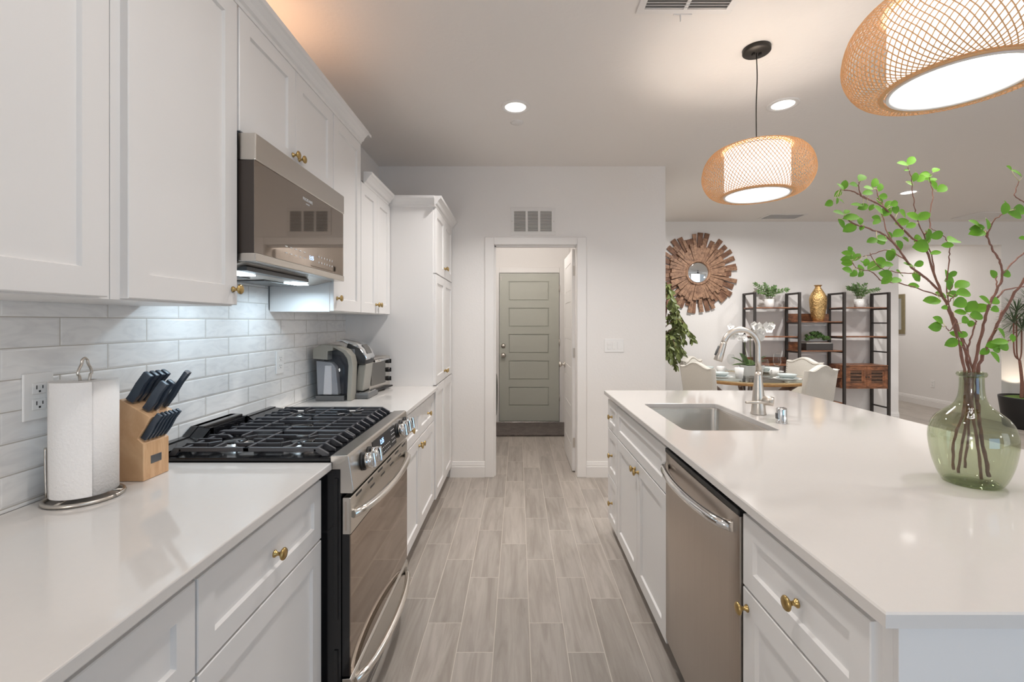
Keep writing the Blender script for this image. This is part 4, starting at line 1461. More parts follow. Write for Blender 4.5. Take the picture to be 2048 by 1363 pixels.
# island back and end panels: one carcass wall around the seating side
t = thing('island_carcass', 'white island end and back panelling under the quartz overhang', 'island panel', (1.35, 1.9, 0))
MB().box(IBK + 0.0005, 1.50, 0.7495, 3.022, 0.0, 0.888).build('back_wall', M['cab'], t)
MB().box(IF, 1.765, 0.7375, 0.7490, 0.0, 0.888, 0.001).build('end_panel', M['cab'], t)

# countertop with the sink cut-out
SX0, SX1, SY0, SY1 = 0.706, 1.115, 1.920, 2.560


def rrect(x0, x1, y0, y1, r, n=6):
    out = []
    for cx, cy, a0 in ((x1 - r, y1 - r, 0), (x0 + r, y1 - r, 90), (x0 + r, y0 + r, 180), (x1 - r, y0 + r, 270)):
        for k in range(n + 1):
            a = math.radians(a0 + 90 * k / n)
            out.append((cx + r * math.cos(a), cy + r * math.sin(a)))
    return out


b = bmesh.new()
ZT, ZB = CT, 0.8895
hole = rrect(SX0, SX1, SY0, SY1, 0.035)
oc = [(IX1, IY1), (IX0, IY1), (IX0, IY0), (IX1, IY0)]
e_ = 0.003


def ringv(pts, z):
    return [b.verts.new((p[0], p[1], z)) for p in pts]


ic = [(IX1 - e_, IY1 - e_), (IX0 + e_, IY1 - e_), (IX0 + e_, IY0 + e_), (IX1 - e_, IY0 + e_)]
o_top, o_mid, o_bot = ringv(ic, ZT), ringv(oc, ZT - e_), ringv(oc, ZB)
h2 = rrect(SX0 - e_, SX1 + e_, SY0 - e_, SY1 + e_, 0.038)
h_top, h_mid, h_bot = ringv(h2, ZT), ringv(hole, ZT - e_), ringv(hole, ZB)
nq = len(hole) // 4


def cap_faces(o_, h_, flip):
    for c in range(4):
        seg_ = [h_[c * nq + k] for k in range(nq)]
        for k in range(nq - 1):
            f = (o_[c], seg_[k + 1], seg_[k])
            b.faces.new(f if not flip else tuple(reversed(f)))
        nx_ = h_[((c + 1) * nq) % len(h_)]
        f = (o_[c], o_[(c + 1) % 4], nx_, seg_[-1])
        b.faces.new(f if not flip else tuple(reversed(f)))


cap_faces(o_top, h_top, False)
cap_faces(o_bot, h_bot, True)
for A, B in ((o_top, o_mid), (o_mid, o_bot)):
    for k in range(4):
        b.faces.new((A[k], B[k], B[(k + 1) % 4], A[(k + 1) % 4]))
for A, B in ((h_top, h_mid), (h_mid, h_bot)):
    for k in range(len(A)):
        b.faces.new((A[k], A[(k + 1) % len(A)], B[(k + 1) % len(A)], B[k]))
mb_ = MB()
mb_._merge(b)
o = mb_.build('countertop', M['quartz'])
tag(o, 'large white quartz island countertop with sink cut-out, carrying the green vase', 'countertop')

# sink
t = thing('sink', 'undermount stainless steel sink set in the island countertop', 'sink', ((SX0 + SX1) / 2, (SY0 + SY1) / 2, 0.67))
sk = MB()
lv = [(rrect(SX0 - 0.018, SX1 + 0.018, SY0 - 0.018, SY1 + 0.018, 0.045), 0.8885), (rrect(SX0 - 0.002, SX1 + 0.002, SY0 - 0.002, SY1 + 0.002, 0.035), 0.8885),
      (rrect(SX0 + 0.002, SX1 - 0.002, SY0 + 0.002, SY1 - 0.002, 0.032), 0.88), (rrect(SX0 + 0.006, SX1 - 0.006, SY0 + 0.006, SY1 - 0.006, 0.03), 0.695),
      (rrect(SX0 + 0.014, SX1 - 0.014, SY0 + 0.014, SY1 - 0.014, 0.028), 0.680), (rrect(SX0 + 0.16, SX1 - 0.16, SY0 + 0.26, SY1 - 0.26, 0.02), 0.674)]
rv = [[sk.bm.verts.new((p[0], p[1], z)) for p in ring] for ring, z in lv]
for A, B in zip(rv[:-1], rv[1:]):
    for k in range(len(A)):
        f = sk.bm.faces.new((A[k], A[(k + 1) % len(A)], B[(k + 1) % len(A)], B[k]))
        f.smooth = True
sk.bm.faces.new(rv[-1])
so = sk.build('basin', M['steel'], t, 50)
MB().lathe([(0.056, 0.6765), (0.050, 0.680), (0.040, 0.6785), (0.030, 0.6775), (0, 0.6775)], ((SX0 + SX1) / 2, (SY0 + SY1) / 2, 0), 'Z', 28).build('drain', M['chrome'], t)

# faucet
fx, fy = 1.195, 2.262
t = thing('faucet', 'brushed nickel gooseneck pull-down faucet behind the island sink', 'faucet', (fx, fy, CT))
MB().lathe([(0, 0.0004), (0.036, 0.0004), (0.0360, 0.006), (0.0335, 0.010), (0.030, 0.06), (0.0235, 0.13), (0.0175, 0.19), (0.0155, 0.212), (0, 0.212)], (fx, fy, CT), 'Z', 32).build('base_column', M['nickel'], t)
R_ = 0.0885
cx_, cz_ = fx - R_, 1.245
pts = [(fx, fy, CT + 0.205), (fx, fy, 1.18)]
for k in range(0, 23):
    a = math.radians(k * 7.5)
    pts.append((cx_ + R_ * math.cos(a), fy - 0.004 * k / 22, cz_ + R_ * math.sin(a)))
MB().tube(pts, 0.0138, 16).build('neck', M['nickel'], t)
e0, e1 = Vector(pts[-1]), Vector(pts[-2])
dd = (e0 - e1).normalized()
MB().tube([e0 - dd * 0.002, e0 + dd * 0.006, e0 + dd * 0.05, e0 + dd * 0.092, e0 + dd * 0.094], [0.0138, 0.0145, 0.0180, 0.0212, 0.0195], 20).build('spray_head', M['nickel'], t)
sdx = dd.cross(Vector((0, 1, 0))).normalized()
MB().tube([e0 + dd * 0.022 - sdx * 0.017, e0 + dd * 0.05 - sdx * 0.0195, e0 + dd * 0.072 - sdx * 0.021], [0.005, 0.006, 0.005], 8).build('spray_button', M['greydark'], t)
hd = Vector((0.78, -0.60, -0.05)).normalized()
hc = Vector((fx, fy, CT + 0.072))
MB().tube([hc + hd * 0.012, hc + hd * 0.046, hc + hd * 0.066, hc + hd * 0.0675], [0.022, 0.0225, 0.0225, 0.0205], 22).build('handle_hub', M['nickel'], t)
hp = hc + hd * 0.050
MB().tube([hp, hp + Vector((-0.05, -0.050, 0.003)), hp + Vector((-0.152, -0.070, 0.006))], [0.0085, 0.0075, 0.0055], 12).build('lever', M['nickel'], t)
# air gap cap
t = thing('air_gap_cap', 'short chrome air gap cap on the island beside the faucet', 'air gap cap', (1.195, 2.063, CT))
MB().lathe([(0, 0.0004), (0.0245, 0.0004), (0.0245, 0.003), (0.0225, 0.006), (0.0225, 0.060), (0.0215, 0.066), (0.018, 0.068), (0, 0.067)], (1.195, 2.063, CT), 'Z', 28).build('cap', M['chrome'], t)
MB().box(1.170, 1.1735, 2.056, 2.070, CT + 0.02, CT + 0.045, 0.001).build('drain_slot', M['greydark'], t)  # dark strip standing for a reflection on the chrome; the cap has no slot

# dishwasher
t = thing('dishwasher', 'stainless dishwasher with bowed chrome handle in the island', 'dishwasher', (0.9, 1.52, 0))
wy0, wy1 = 1.2160, 1.8270
MB().box(0.612, IBK - 0.01, wy0 + 0.002, wy1 - 0.002, 0.10, 0.878).build('tub', M['plastic_black'], t)
fr_ = MB()
n = 10
oc_ = []
for i in range(n + 1):
    q = i / n
    oc_.append((0.593 - 0.006 * (1 - (2 * q - 1) ** 2), wy0 + 0.001 + q * (wy1 - wy0 - 0.002)))
pl_ = oc_ + [(0.613, wy1 - 0.001), (0.613, wy0 + 0.001)]
fr_.prism(pl_, 'Z', 0.105, 0.850, 0.0015)
dw = fr_.build('door', M['steel2'], t, 30)
MB().box(0.590, 0.625, wy0 + 0.001, wy1 - 0.001, 0.851, 0.868, 0.003).build('control_strip', M['plastic_black'], t)
bt = MB()
for i in range(9):
    bt.box(0.596, 0.604, wy0 + 0.08 + i * 0.05, wy0 + 0.095 + i * 0.05, 0.868, 0.8695)
bt.build('control_button', M['black'], t)
pts = []
for i in range(17):
    q = i / 16
    s = 1 - (2 * q - 1) ** 2
    pts.append((0.588 - 0.050 * s ** 0.6, 1.250 + q * 0.545, 0.808 - 0.0 * s))
MB().tube(pts, 0.0165, 14, flat=((0.35, 0, 0.94), 0.85)).build('handle', M['chrome'], dw)
MB().box(0.64, 0.66, wy0 + 0.002, wy1 - 0.002, 0.0, 0.10).build('toe_plate', M['plastic_black'], t)

# ---------------------------------------------------------------- green vase
vx, vy = 1.288, 1.292
t = thing('vase', 'green glass demijohn vase holding leafy branches on the island', 'vase', (vx, vy, CT))
vp = [(0.0, 0.010), (0.045, 0.0065), (0.058, 0.0008), (0.063, 0.003), (0.074, 0.022), (0.086, 0.060), (0.0935, 0.105), (0.0945, 0.135), (0.090, 0.160), (0.078, 0.185), (0.058, 0.205),
      (0.041, 0.220), (0.032, 0.238), (0.0275, 0.262), (0.0262, 0.305)]
vi = MB()
sm = []
pv_ = smooth_path([(r, h, 0) for r, h in vp], 4)
for p in pv_:
    sm.append((max(0, p.x), p.y))
vi.lathe(sm, (vx, vy, CT), 'Z', 56)
vi.build('glass_body', M['greenglass'], t)
MB().lathe([(0.0262, 0.300), (0.031, 0.303), (0.0335, 0.309), (0.031, 0.315), (0.0262, 0.316), (0.0245, 0.310), (0.0255, 0.302)], (vx, vy, CT), 'Z', 40).build('rim', M['greenglass'], t)
MB().lathe([(0.0, 0.0095), (0.044, 0.0060), (0.0575, 0.0025), (0.0605, 0.006), (0.05, 0.0125), (0.0, 0.0145)], (vx, vy, CT), 'Z', 40).build('thick_base', M['paleglass'], t)

# branches: stems run from the vase floor through the neck, then spread in depth as well as sideways
# each point: (u, v, depth) read from the photograph; depth is the real distance from the lens
VY = vy
stems = {
    'A': ('long leafy branch reaching farthest left out of the green vase', [
        [(1893, 940, 1.262), (1905, 885, 1.268), (1927, 820, 1.285), (1931, 770, 1.290), (1928, 738, 1.292), (1911, 660, 1.285), (1886, 594, 1.272), (1860, 563, 1.262), (1823, 534, 1.25), (1798, 498, 1.235), (1770, 470, 1.225), (1740, 458, 1.215), (1705, 445, 1.205), (1688, 432, 1.20)],
        [(1886, 594, 1.272), (1845, 580, 1.24), (1800, 566, 1.215), (1765, 562, 1.20), (1742, 543, 1.19), (1712, 535, 1.185), (1704, 520, 1.18)],
        [(1860, 563, 1.262), (1838, 548, 1.30), (1800, 545, 1.33), (1760, 535, 1.35), (1740, 505, 1.36)],
        [(1823, 534, 1.25), (1812, 520, 1.28), (1775, 500, 1.31), (1745, 508, 1.33), (1715, 515, 1.34)],
        [(1798, 498, 1.235), (1775, 465, 1.26), (1765, 435, 1.28), (1760, 420, 1.28)]]),
    'B': ('leafy branch arching up and left from the green vase, tall sprigs at its top', [
        [(1917, 945, 1.300), (1922, 895, 1.300), (1934, 830, 1.298), (1938, 780, 1.296), (1937, 738, 1.296), (1927, 690, 1.305), (1900, 620, 1.33), (1872, 560, 1.345), (1852, 500, 1.35), (1820, 472, 1.345), (1790, 440, 1.34), (1768, 415, 1.33), (1740, 400, 1.32), (1722, 391, 1.31), (1705, 382, 1.305), (1680, 379, 1.30)],
        [(1872, 560, 1.345), (1862, 510, 1.35), (1848, 470, 1.345), (1834, 440, 1.34), (1829, 415, 1.33), (1825, 385, 1.325), (1823, 360, 1.32), (1816, 332, 1.315)],
        [(1848, 470, 1.345), (1860, 455, 1.37), (1859, 430, 1.38), (1866, 395, 1.385), (1862, 370, 1.39), (1858, 352, 1.39)],
        [(1740, 400, 1.32), (1724, 392, 1.29), (1717, 372, 1.28), (1720, 362, 1.27)],
        [(1768, 415, 1.33), (1758, 395, 1.35), (1753, 378, 1.36)],
        [(1900, 620, 1.33), (1893, 570, 1.30), (1898, 520, 1.285), (1899, 495, 1.28), (1890, 475, 1.275), (1862, 456, 1.27)]]),
    'C': ('short leafy branch standing low in the middle of the green vase', [
        [(1930, 935, 1.318), (1935, 880, 1.314), (1941, 810, 1.304), (1946, 770, 1.298), (1945, 738, 1.292), (1936, 700, 1.275), (1941, 680, 1.265), (1950, 650, 1.25), (1952, 640, 1.245)],
        [(1936, 700, 1.275), (1925, 672, 1.26), (1912, 640, 1.25), (1895, 605, 1.24), (1905, 570, 1.235)],
        [(1912, 640, 1.25), (1900, 660, 1.235), (1890, 652, 1.228)],
        [(1936, 700, 1.275), (1922, 690, 1.25), (1919, 680, 1.242)],
        [(1895, 605, 1.24), (1908, 592, 1.225), (1922, 578, 1.215)]]),
    'D': ('branch rising steeply right of centre from the green vase, twisted bare upper twig', [
        [(1963, 958, 1.282), (1958, 905, 1.286), (1946, 830, 1.290), (1942, 780, 1.290), (1948, 738, 1.288), (1957, 690, 1.275), (1970, 640, 1.26), (1980, 605, 1.25), (1995, 580, 1.245), (2004, 548, 1.24), (1998, 520, 1.235), (1984, 497, 1.23), (1974, 475, 1.225), (1971, 462, 1.22)],
        [(1974, 475, 1.225), (1985, 445, 1.20), (2006, 428, 1.19), (2030, 418, 1.18)],
        [(1995, 580, 1.245), (1992, 560, 1.26), (1994, 552, 1.265)],
        [(1980, 605, 1.25), (1982, 615, 1.235)],
        [(2004, 548, 1.24), (2030, 520, 1.26), (2062, 490, 1.28), (2075, 430, 1.29), (2050, 405, 1.29), (2032, 394, 1.29), (2030, 385, 1.29), (2038, 362, 1.29)]]),
    'E': ('thick branch leaning right out of the green vase and off the frame', [
        [(1980, 962, 1.300), (1972, 920, 1.300), (1962, 870, 1.298), (1957, 820, 1.296), (1954, 780, 1.295), (1956, 738, 1.294), (1975, 690, 1.285), (2000, 638, 1.27), (2030, 585, 1.255), (2065, 535, 1.24), (2110, 470, 1.22)],
        [(1975, 690, 1.285), (1990, 685, 1.26), (2010, 683, 1.245), (2022, 680, 1.24)],
        [(2000, 638, 1.27), (2004, 620, 1.28)],
        [(2065, 535, 1.24), (2085, 500, 1.27), (2080, 470, 1.28)],
        [(1995, 595, 1.30), (2010, 580, 1.31), (2048, 572, 1.32), (2090, 560, 1.33)]]),
}
leaf_px = []


def addl(ox, oy, sc_, items):
    for (x, y, a, ln_) in items:
        leaf_px.append((ox + x / sc_, oy + y / sc_, a, ln_ / sc_))


addl(1640, 300, 5.24, [
    (870, 140, 160, 90), (955, 110, 50, 100), (905, 210, 180, 40), (995, 280, 80, 80), (1060, 295, 35, 100), (940, 350, 150, 70), (1110, 265, 0, 100),
    (440, 285, 45, 100), (360, 360, 170, 85), (215, 380, 120, 80), (255, 365, 75, 90), (190, 455, 220, 80), (100, 555, 205, 85), (180, 530, -90, 60), (230, 535, -20, 70),
    (575, 340, 60, 90), (505, 445, 180, 90), (630, 390, 70, 80), (510, 397, 170, 90), (390, 575, 165, 100), (455, 595, 195, 90), (540, 600, 240, 60), (615, 625, 140, 110),
    (695, 640, 45, 110), (665, 485, 0, 90), (630, 535, -30, 90), (720, 565, 45, 90), (780, 560, 20, 80), (795, 625, -20, 90), (870, 665, 155, 105), (980, 690, 150, 110),
    (1080, 690, 25, 120), (860, 755, 190, 110), (590, 710, 170, 80), (595, 750, 210, 80), (200, 655, 160, 100), (280, 645, 45, 70), (330, 705, 0, 130), (225, 765, -60, 95),
    (315, 815, 205, 130), (420, 740, 80, 80), (437, 810, -120, 60), (550, 945, 190, 90), (650, 925, 177, 115), (640, 960, 180, 90), (730, 895, 130, 80), (820, 870, 30, 110),
    (825, 1000, 130, 110), (1025, 930, 40, 110), (1070, 1005, 5, 160), (1125, 910, 100, 120), (895, 930, 120, 70), (955, 790, 200, 80), (285, 1080, 160, 80), (315, 1040, 120, 60),
    (340, 1100, 60, 90), (385, 1120, 50, 90), (285, 1145, 180, 100), (285, 1185, 175, 90), (290, 1255, 165, 100), (355, 1290, 215, 80), (425, 1240, 80, 90), (430, 1295, 225, 70),
    (485, 1175, 75, 70), (450, 1180, 150, 60), (590, 1210, 210, 160), (735, 1105, 130, 120), (775, 1075, 150, 100), (640, 1155, 170, 90), (710, 1195, 175, 100), (695, 1300, 0, 120),
    (930, 1200, 150, 90), (1040, 1190, 20, 90), (840, 1285, 160, 100), (1010, 1320, -60, 100)])
addl(1660, 500, 5.24, [
    (590, 250, 170, 120), (595, 310, 220, 100), (695, 315, 20, 100), (905, 285, -50, 90), (880, 370, 175, 90), (1070, 530, 175, 130), (1145, 730, 150, 110), (1110, 800, 185, 140),
    (1205, 600, 0, 60), (1165, 465, 0, 110)])
addl(1860, 540, 6.197, [
    (210, 50, 80, 110), (285, 45, 20, 90), (250, 120, 10, 140), (240, 190, -60, 120), (400, 175, 30, 160), (285, 295, 0, 110), (420, 280, 0, 170), (140, 305, 160, 130), (380, 400, 20, 180),
    (510, 450, 55, 150), (380, 520, 175, 110), (680, 370, 140, 130), (805, 375, 30, 130), (630, 470, 190, 160), (575, 565, 5, 160), (435, 615, 210, 130), (810, 480, 10, 110),
    (185, 460, 20, 70), (320, 790, 160, 100), (415, 795, 40, 110), (275, 895, 200, 150), (380, 910, -60, 70), (505, 660, 60, 80), (890, 785, 130, 140), (1020, 840, 85, 90),
    (790, 925, 190, 140), (870, 885, 180, 140), (920, 945, 190, 130), (680, 1005, 210, 100), (810, 1075, -50, 140), (785, 50, 120, 100), (950, 45, 15, 110), (835, 985, 180, 100)])
addl(1840, 300, 5.24, [
    (60, 270, 170, 110), (165, 205, 40, 80), (135, 310, 30, 80), (145, 365, 130, 100), (235, 400, 30, 120), (45, 690, 25, 100), (85, 900, 100, 130), (180, 890, 20, 110), (355, 940, 15, 160),
    (290, 995, 0, 90), (165, 1075, 185, 80), (590, 770, 140, 120), (600, 820, 185, 110), (705, 770, 85, 110), (610, 865, 180, 140), (890, 610, 80, 110),
    (1040, 625, 10, 150), (1000, 670, -15, 150), (1020, 240, 135, 110), (1075, 920, 0, 60), (905, 560, 130, 70), (940, 185, 140, 60)])

sw = {}
for key, (lab, lines) in stems.items():
    t = thing('leafy_branch', lab, 'branch', (vx, vy, CT + 0.012), 'branches in the green vase')
    mbs = MB()
    nodes = []
    for li, ln_ in enumerate(lines):
        P_ = [at(*q) for q in ln_]
        inside = []
        if li == 0:
            # keep the submerged part inside the glass
            for k, p in enumerate(P_):
                dz = p.z - CT
                lim = 0.058 if dz < 0.03 else (0.075 if dz < 0.17 else (0.022 if dz > 0.215 else 0.04))
                if dz < 0.325:
                    v_ = Vector((p.x - vx, p.y - vy))
                    if v_.length > lim:
                        v_ *= lim / v_.length
                    if dz < 0.012:
                        p.z = CT + 0.0155
                    P_[k] = Vector((vx + v_.x, vy + v_.y, p.z))
        sm_ = smooth_path(P_, 5)
        rr = []
        n_ = len(sm_)
        r0_ = {'A': 0.0044, 'B': 0.0044, 'C': 0.0040, 'D': 0.0048, 'E': 0.0062}[key]
        for k, p in enumerate(sm_):
            q = k / (n_ - 1)
            rr.append((r0_ * (1 - 0.62 * q) if li == 0 else r0_ * 0.42 * (1 - 0.5 * q)) * (1 + 0.12 * math.sin(k * 2.1)) * (0.78 if p.z < CT + 0.2 else 1.0))
        jit = [p + Vector((rnd.uniform(-1, 1), rnd.uniform(-1, 1), rnd.uniform(-1, 1))) * (0.0014 if 0 < k < n_ - 1 else 0) for k, p in enumerate(sm_)]
        mbs.tube(jit, rr, 7)
        for p in sm_:
            if p.z > CT + 0.36:
                nodes.append(p)
    sw[key] = [t, mbs, nodes, MB(), MB()]
for (u, v, a, ln_) in leaf_px:
    best = None
    for key, (t, mbs, nodes, lf, pt) in sw.items():
        for p in nodes:
            uu, vv = U0 + p.x / p.y * F, V0 - (p.z - H) / p.y * F
            d = (uu - u) ** 2 + (vv - v) ** 2
            if best is None or d < best[0]:
                best = (d, key, p)
    _, key, p = best
    y = p.y + rnd.uniform(-0.022, 0.022)
    c = at(u, v, y)
    L_ = ln_ * y / F * 1.22
    ar = math.radians(a)
    # the leaf starts at the end that is nearer the twig
    dv = Vector((math.cos(ar), 0, math.sin(ar)))
    if (c - dv * L_ / 2 - p).length > (c + dv * L_ / 2 - p).length:
        dv = -dv
    dep = rnd.uniform(-0.35, 0.35)
    dv = (dv + Vector((0, dep, 0))).normalized()
    base = c - dv * L_ * 0.5
    nrm = Vector((rnd.uniform(-0.5, 0.5), -1.0, rnd.uniform(-0.1, 0.9)))
    sw[key][3].leaf(base, dv, nrm, L_, L_ * rnd.uniform(0.60, 0.74), rnd.uniform(0.05, 0.2), 7)
    mid = (p + base) / 2 + Vector((0, 0, rnd.uniform(-0.003, 0.003)))
    sw[key][4].tube([p, mid, base], [0.0011, 0.0009, 0.0008], 5)
for key, (t, mbs, nodes, lf, pt) in sw.items():
    for f in mbs.bm.faces:
        f.material_index = 0
    n_f = len(mbs.bm.faces)
    mbs._merge(pt.bm)
    mbs.bm.faces.ensure_lookup_table()
    for f in mbs.bm.faces[n_f:]:
        f.material_index = 1
    mbs.build('stem', M['bark'], t).data.materials.append(M['pale'])
    lf.build('leaves', M['leaf'], t)

# ---------------------------------------------------------------- rattan pendants


def pendant(label, px, py):
    t = thing('pendant_light', label, 'pendant light', (px, py, CEIL), 'rattan pendants over the island')
    zb_ = 2.008
    MB().lathe([(0, -0.022), (0.062, -0.022), (0.066, -0.018), (0.066, -0.0005), (0, -0.0005)], (px, py, CEIL), 'Z', 40).box(px - 0.022, px - 0.012, py - 0.008, py + 0.008, CEIL - 0.034, CEIL - 0.021, 0.001).box(px + 0.012, px + 0.022, py - 0.008, py + 0.008, CEIL - 0.034, CEIL - 0.021, 0.001).build('canopy', M['bronze'], t)
    MB().tube(smooth_path([(px, py, CEIL - 0.02), (px, py, CEIL - 0.05), (px + 0.003, py, CEIL - 0.15), (px - 0.002, py, CEIL - 0.3), (px, py, zb_ + 0.225)], 6), 0.0028, 8).build('cord', M['bronze'], t)
    # weave: two families of flat strips on a bulged body of revolution
    pr = smooth_path([(0.158, 0.006, 0), (0.192, 0.004, 0), (0.228, 0.028, 0), (0.253, 0.075, 0), (0.257, 0.120, 0), (0.243, 0.175, 0), (0.212, 0.216, 0), (0.175, 0.234, 0), (0.140, 0.238, 0)], 3)
    N_ = 94
    wv = MB()
    for fam in (1, -1):
        for k in range(N_):
            a0_ = 2 * PI * k / N_ + (0.02 if fam < 0 else 0)
            pvv = None
            for i, p in enumerate(pr):
                q = i / (len(pr) - 1)
                a = a0_ + fam * 1.15 * q
                r_ = p.x + (0.0008 if (fam > 0) else -0.0008)
                hw = 0.00145 / r_
                cur = (wv.bm.verts.new((px + r_ * math.cos(a - hw), py + r_ * math.sin(a - hw), zb_ + p.y)),
                       wv.bm.verts.new((px + r_ * math.cos(a + hw), py + r_ * math.sin(a + hw), zb_ + p.y)))
                if pvv:
                    wv.bm.faces.new((pvv[0], pvv[1], cur[1], cur[0]))
                pvv = cur
    sh_ = wv.build('woven_shade', M['rattan'], t)
    sd_ = sh_.modifiers.new('thickness', 'SOLIDIFY')
    sd_.thickness = 0.0012
    sd_.offset = 0
    for rr_, zz_, tt in ((0.163, 0.0055, 0.006), (0.140, 0.238, 0.005)):
        MB().tube([(px + rr_ * math.cos(2 * PI * k / 48), py + rr_ * math.sin(2 * PI * k / 48), zb_ + zz_) for k in range(49)], tt, 6).build('rattan_rim', M['rattan'], t)
    dm = MB()
    dm.lathe([(0.150, 0.006), (0.150, 0.225), (0.148, 0.225), (0.148, 0.006), (0.150, 0.006)], (px, py, zb_), 'Z', 56)
    dm.build('inner_drum', M['drum'], t)
    MB().lathe([(0.152, 0.0), (0.154, 0.004), (0.152, 0.010), (0.144, 0.010), (0.143, 0.003), (0.146, 0.0), (0.152, 0.0)], (px, py, zb_), 'Z', 56).build('bottom_ring', M['trim'], t)
    MB().lathe([(0, 0.006), (0.145, 0.006)], (px, py, zb_), 'Z', 48).build('diffuser', M['diffuser'], t)
    MB().tube([(px - 0.14, py, zb_ + 0.222), (px + 0.14, py, zb_ + 0.222)], 0.003, 6).tube([(px, py - 0.14, zb_ + 0.222), (px, py + 0.14, zb_ + 0.222)], 0.003, 6).lathe([(0, 0.15), (0.02, 0.15), (0.02, 0.225), (0, 0.225)], (px, py, zb_), 'Z', 16).build('lamp_holder', M['bronze'], t)
    add_light('pendant_bulb', 'POINT', (px, py, zb_ + 0.10), E_PENDANT_UP, WARM, size=0.03, parent=t)
    add_light('pendant_down_light', 'AREA', (px, py, zb_ + 0.001), E_PENDANT_DOWN, SOFT, (0, 0, 0), 0.26, None, math.radians(170), t)
    return t


pendant('round woven rattan pendant hanging whole over the sink end of the island', 1.206, 2.30)
pendant('woven rattan pendant cut by the top right corner, over the vase', 1.185, 1.225)

# ================================================================ LAUNDRY
t = thing('door_mat', 'dark brown shaggy mat on the floor in front of the grey door', 'mat', (0.1, 5.82, 0))
MB().box(-0.42, 0.640, 5.46, 6.13, 0.0005, 0.026, 0.010, 3).build('pile', M['mat'], t)
t = thing('washing_machine', 'front-load washer, only its round grey door rim showing left of the grey door', 'washing machine', (-0.6, 5.10, 0))
MB().box(-0.945, -0.285, 4.77, 5.43, 0.0005, 0.98, 0.02).build('body', M['washer'], t)
dr_ = MB().lathe([(0.0, 0.0), (0.255, 0.0), (0.262, 0.012), (0.255, 0.034), (0.22, 0.048), (0.19, 0.046), (0.15, 0.030), (0, 0.028)], (-0.2855, 5.10, 0.56), 'X', 44).build('door', M['washgrey'], t)
MB().box(-0.2855, -0.278, 4.80, 5.40, 0.86, 0.96, 0.003).build('control_panel', M['washgrey'], t)

# ================================================================ DINING SIDE
# sunburst mirror
sx, sz = at(1396, 0, 6.21).x, at(0, 545, 6.21).z
t = thing('sunburst_mirror', 'round mirror framed by a sunburst of reclaimed wood slats', 'mirror', (sx, YD, sz))
r2 = random.Random(3)


def slats(n, r0, lens, y0, y1, w0, w1, ph, rr):
    mb = MB()
    for k in range(n):
        a = 2 * PI * k / n + ph + rr.uniform(-0.02, 0.02)
        L_ = rr.choice(lens) + rr.uniform(-0.015, 0.015)
        wa, wb = w0 * rr.uniform(0.9, 1.1), w1 * rr.uniform(0.85, 1.15)
        dy = rr.uniform(-0.004, 0.004)
        mt = Matrix.Translation((sx, 0, sz)) @ Matrix.Rotation(-a, 4, 'Y')
        b = bmesh.new()
        vs = [b.verts.new(p) for p in ((r0, y0 + dy, -wa / 2), (L_, y0 + dy, -wb / 2), (L_, y0 + dy, wb / 2), (r0, y0 + dy, wa / 2),
                                       (r0, y1, -wa / 2), (L_, y1, -wb / 2), (L_, y1, wb / 2), (r0, y1, wa / 2))]
        for q in ((3, 2, 1, 0), (4, 5, 6, 7), (0, 1, 5, 4), (2, 3, 7, 6), (1, 2, 6, 5), (3, 0, 4, 7)):
            b.faces.new([vs[i] for i in q])
        b.transform(mt)
        mb._merge(b)
    return mb


slats(34, 0.20, [0.43, 0.47, 0.53, 0.55], YD - 0.024, YD - 0.001, 0.05, 0.068, 0.0, r2).build('rear_slats', M['sunwood2'], t)
slats(20, 0.20, [0.47, 0.54, 0.535], YD - 0.036, YD - 0.020, 0.03, 0.052, 0.1, r2).build('long_slats', M['sunwood'], t)
slats(46, 0.162, [0.33, 0.37, 0.41, 0.39], YD - 0.056, YD - 0.030, 0.0215, 0.046, 0.05, r2).build('front_slats', M['sunwood'], t)
MB().lathe([(0.138, 0.0), (0.142, 0.060), (0.160, 0.066), (0.172, 0.060), (0.172, 0.0), (0.138, 0.0)], (sx, YD - 0.004, sz), '-Y', 56).build('ring_frame', M['sunwood'], t)
MB().lathe([(0, 0.052), (0.130, 0.052), (0.141, 0.049), (0.141, 0.040), (0, 0.040)], (sx, YD - 0.004, sz), '-Y', 56).build('mirror_glass', M['mirror'], t)

# ceiling fan (seen in the mirror)
t = thing('ceiling_fan', 'dark ceiling fan, seen only as a reflection in the sunburst mirror', 'ceiling fan', (4.0, 2.2, CEIL))
MB().lathe([(0, 0), (0.075, 0), (0.07, -0.03), (0.03, -0.075), (0.014, -0.085), (0.014, -0.16), (0.05, -0.19), (0.10, -0.22), (0.14, -0.25), (0.145, -0.30), (0.10, -0.33), (0.06, -0.345), (0.05, -0.38), (0, -0.385)], (4.0, 2.2, CEIL), 'Z', 32).build('motor', M['fanmetal'], t)
for k in range(5):
    mt = Matrix.Translation((4.0, 2.2, CEIL - 0.325)) @ Matrix.Rotation(2 * PI * k / 5 + 0.3, 4, 'Z') @ Matrix.Rotation(math.radians(11), 4, 'X')
    MB().box(0.10, 0.62, -0.065, 0.065, -0.004, 0.004, 0.003, mtx=mt).build('blade', M['darkwood'], t)

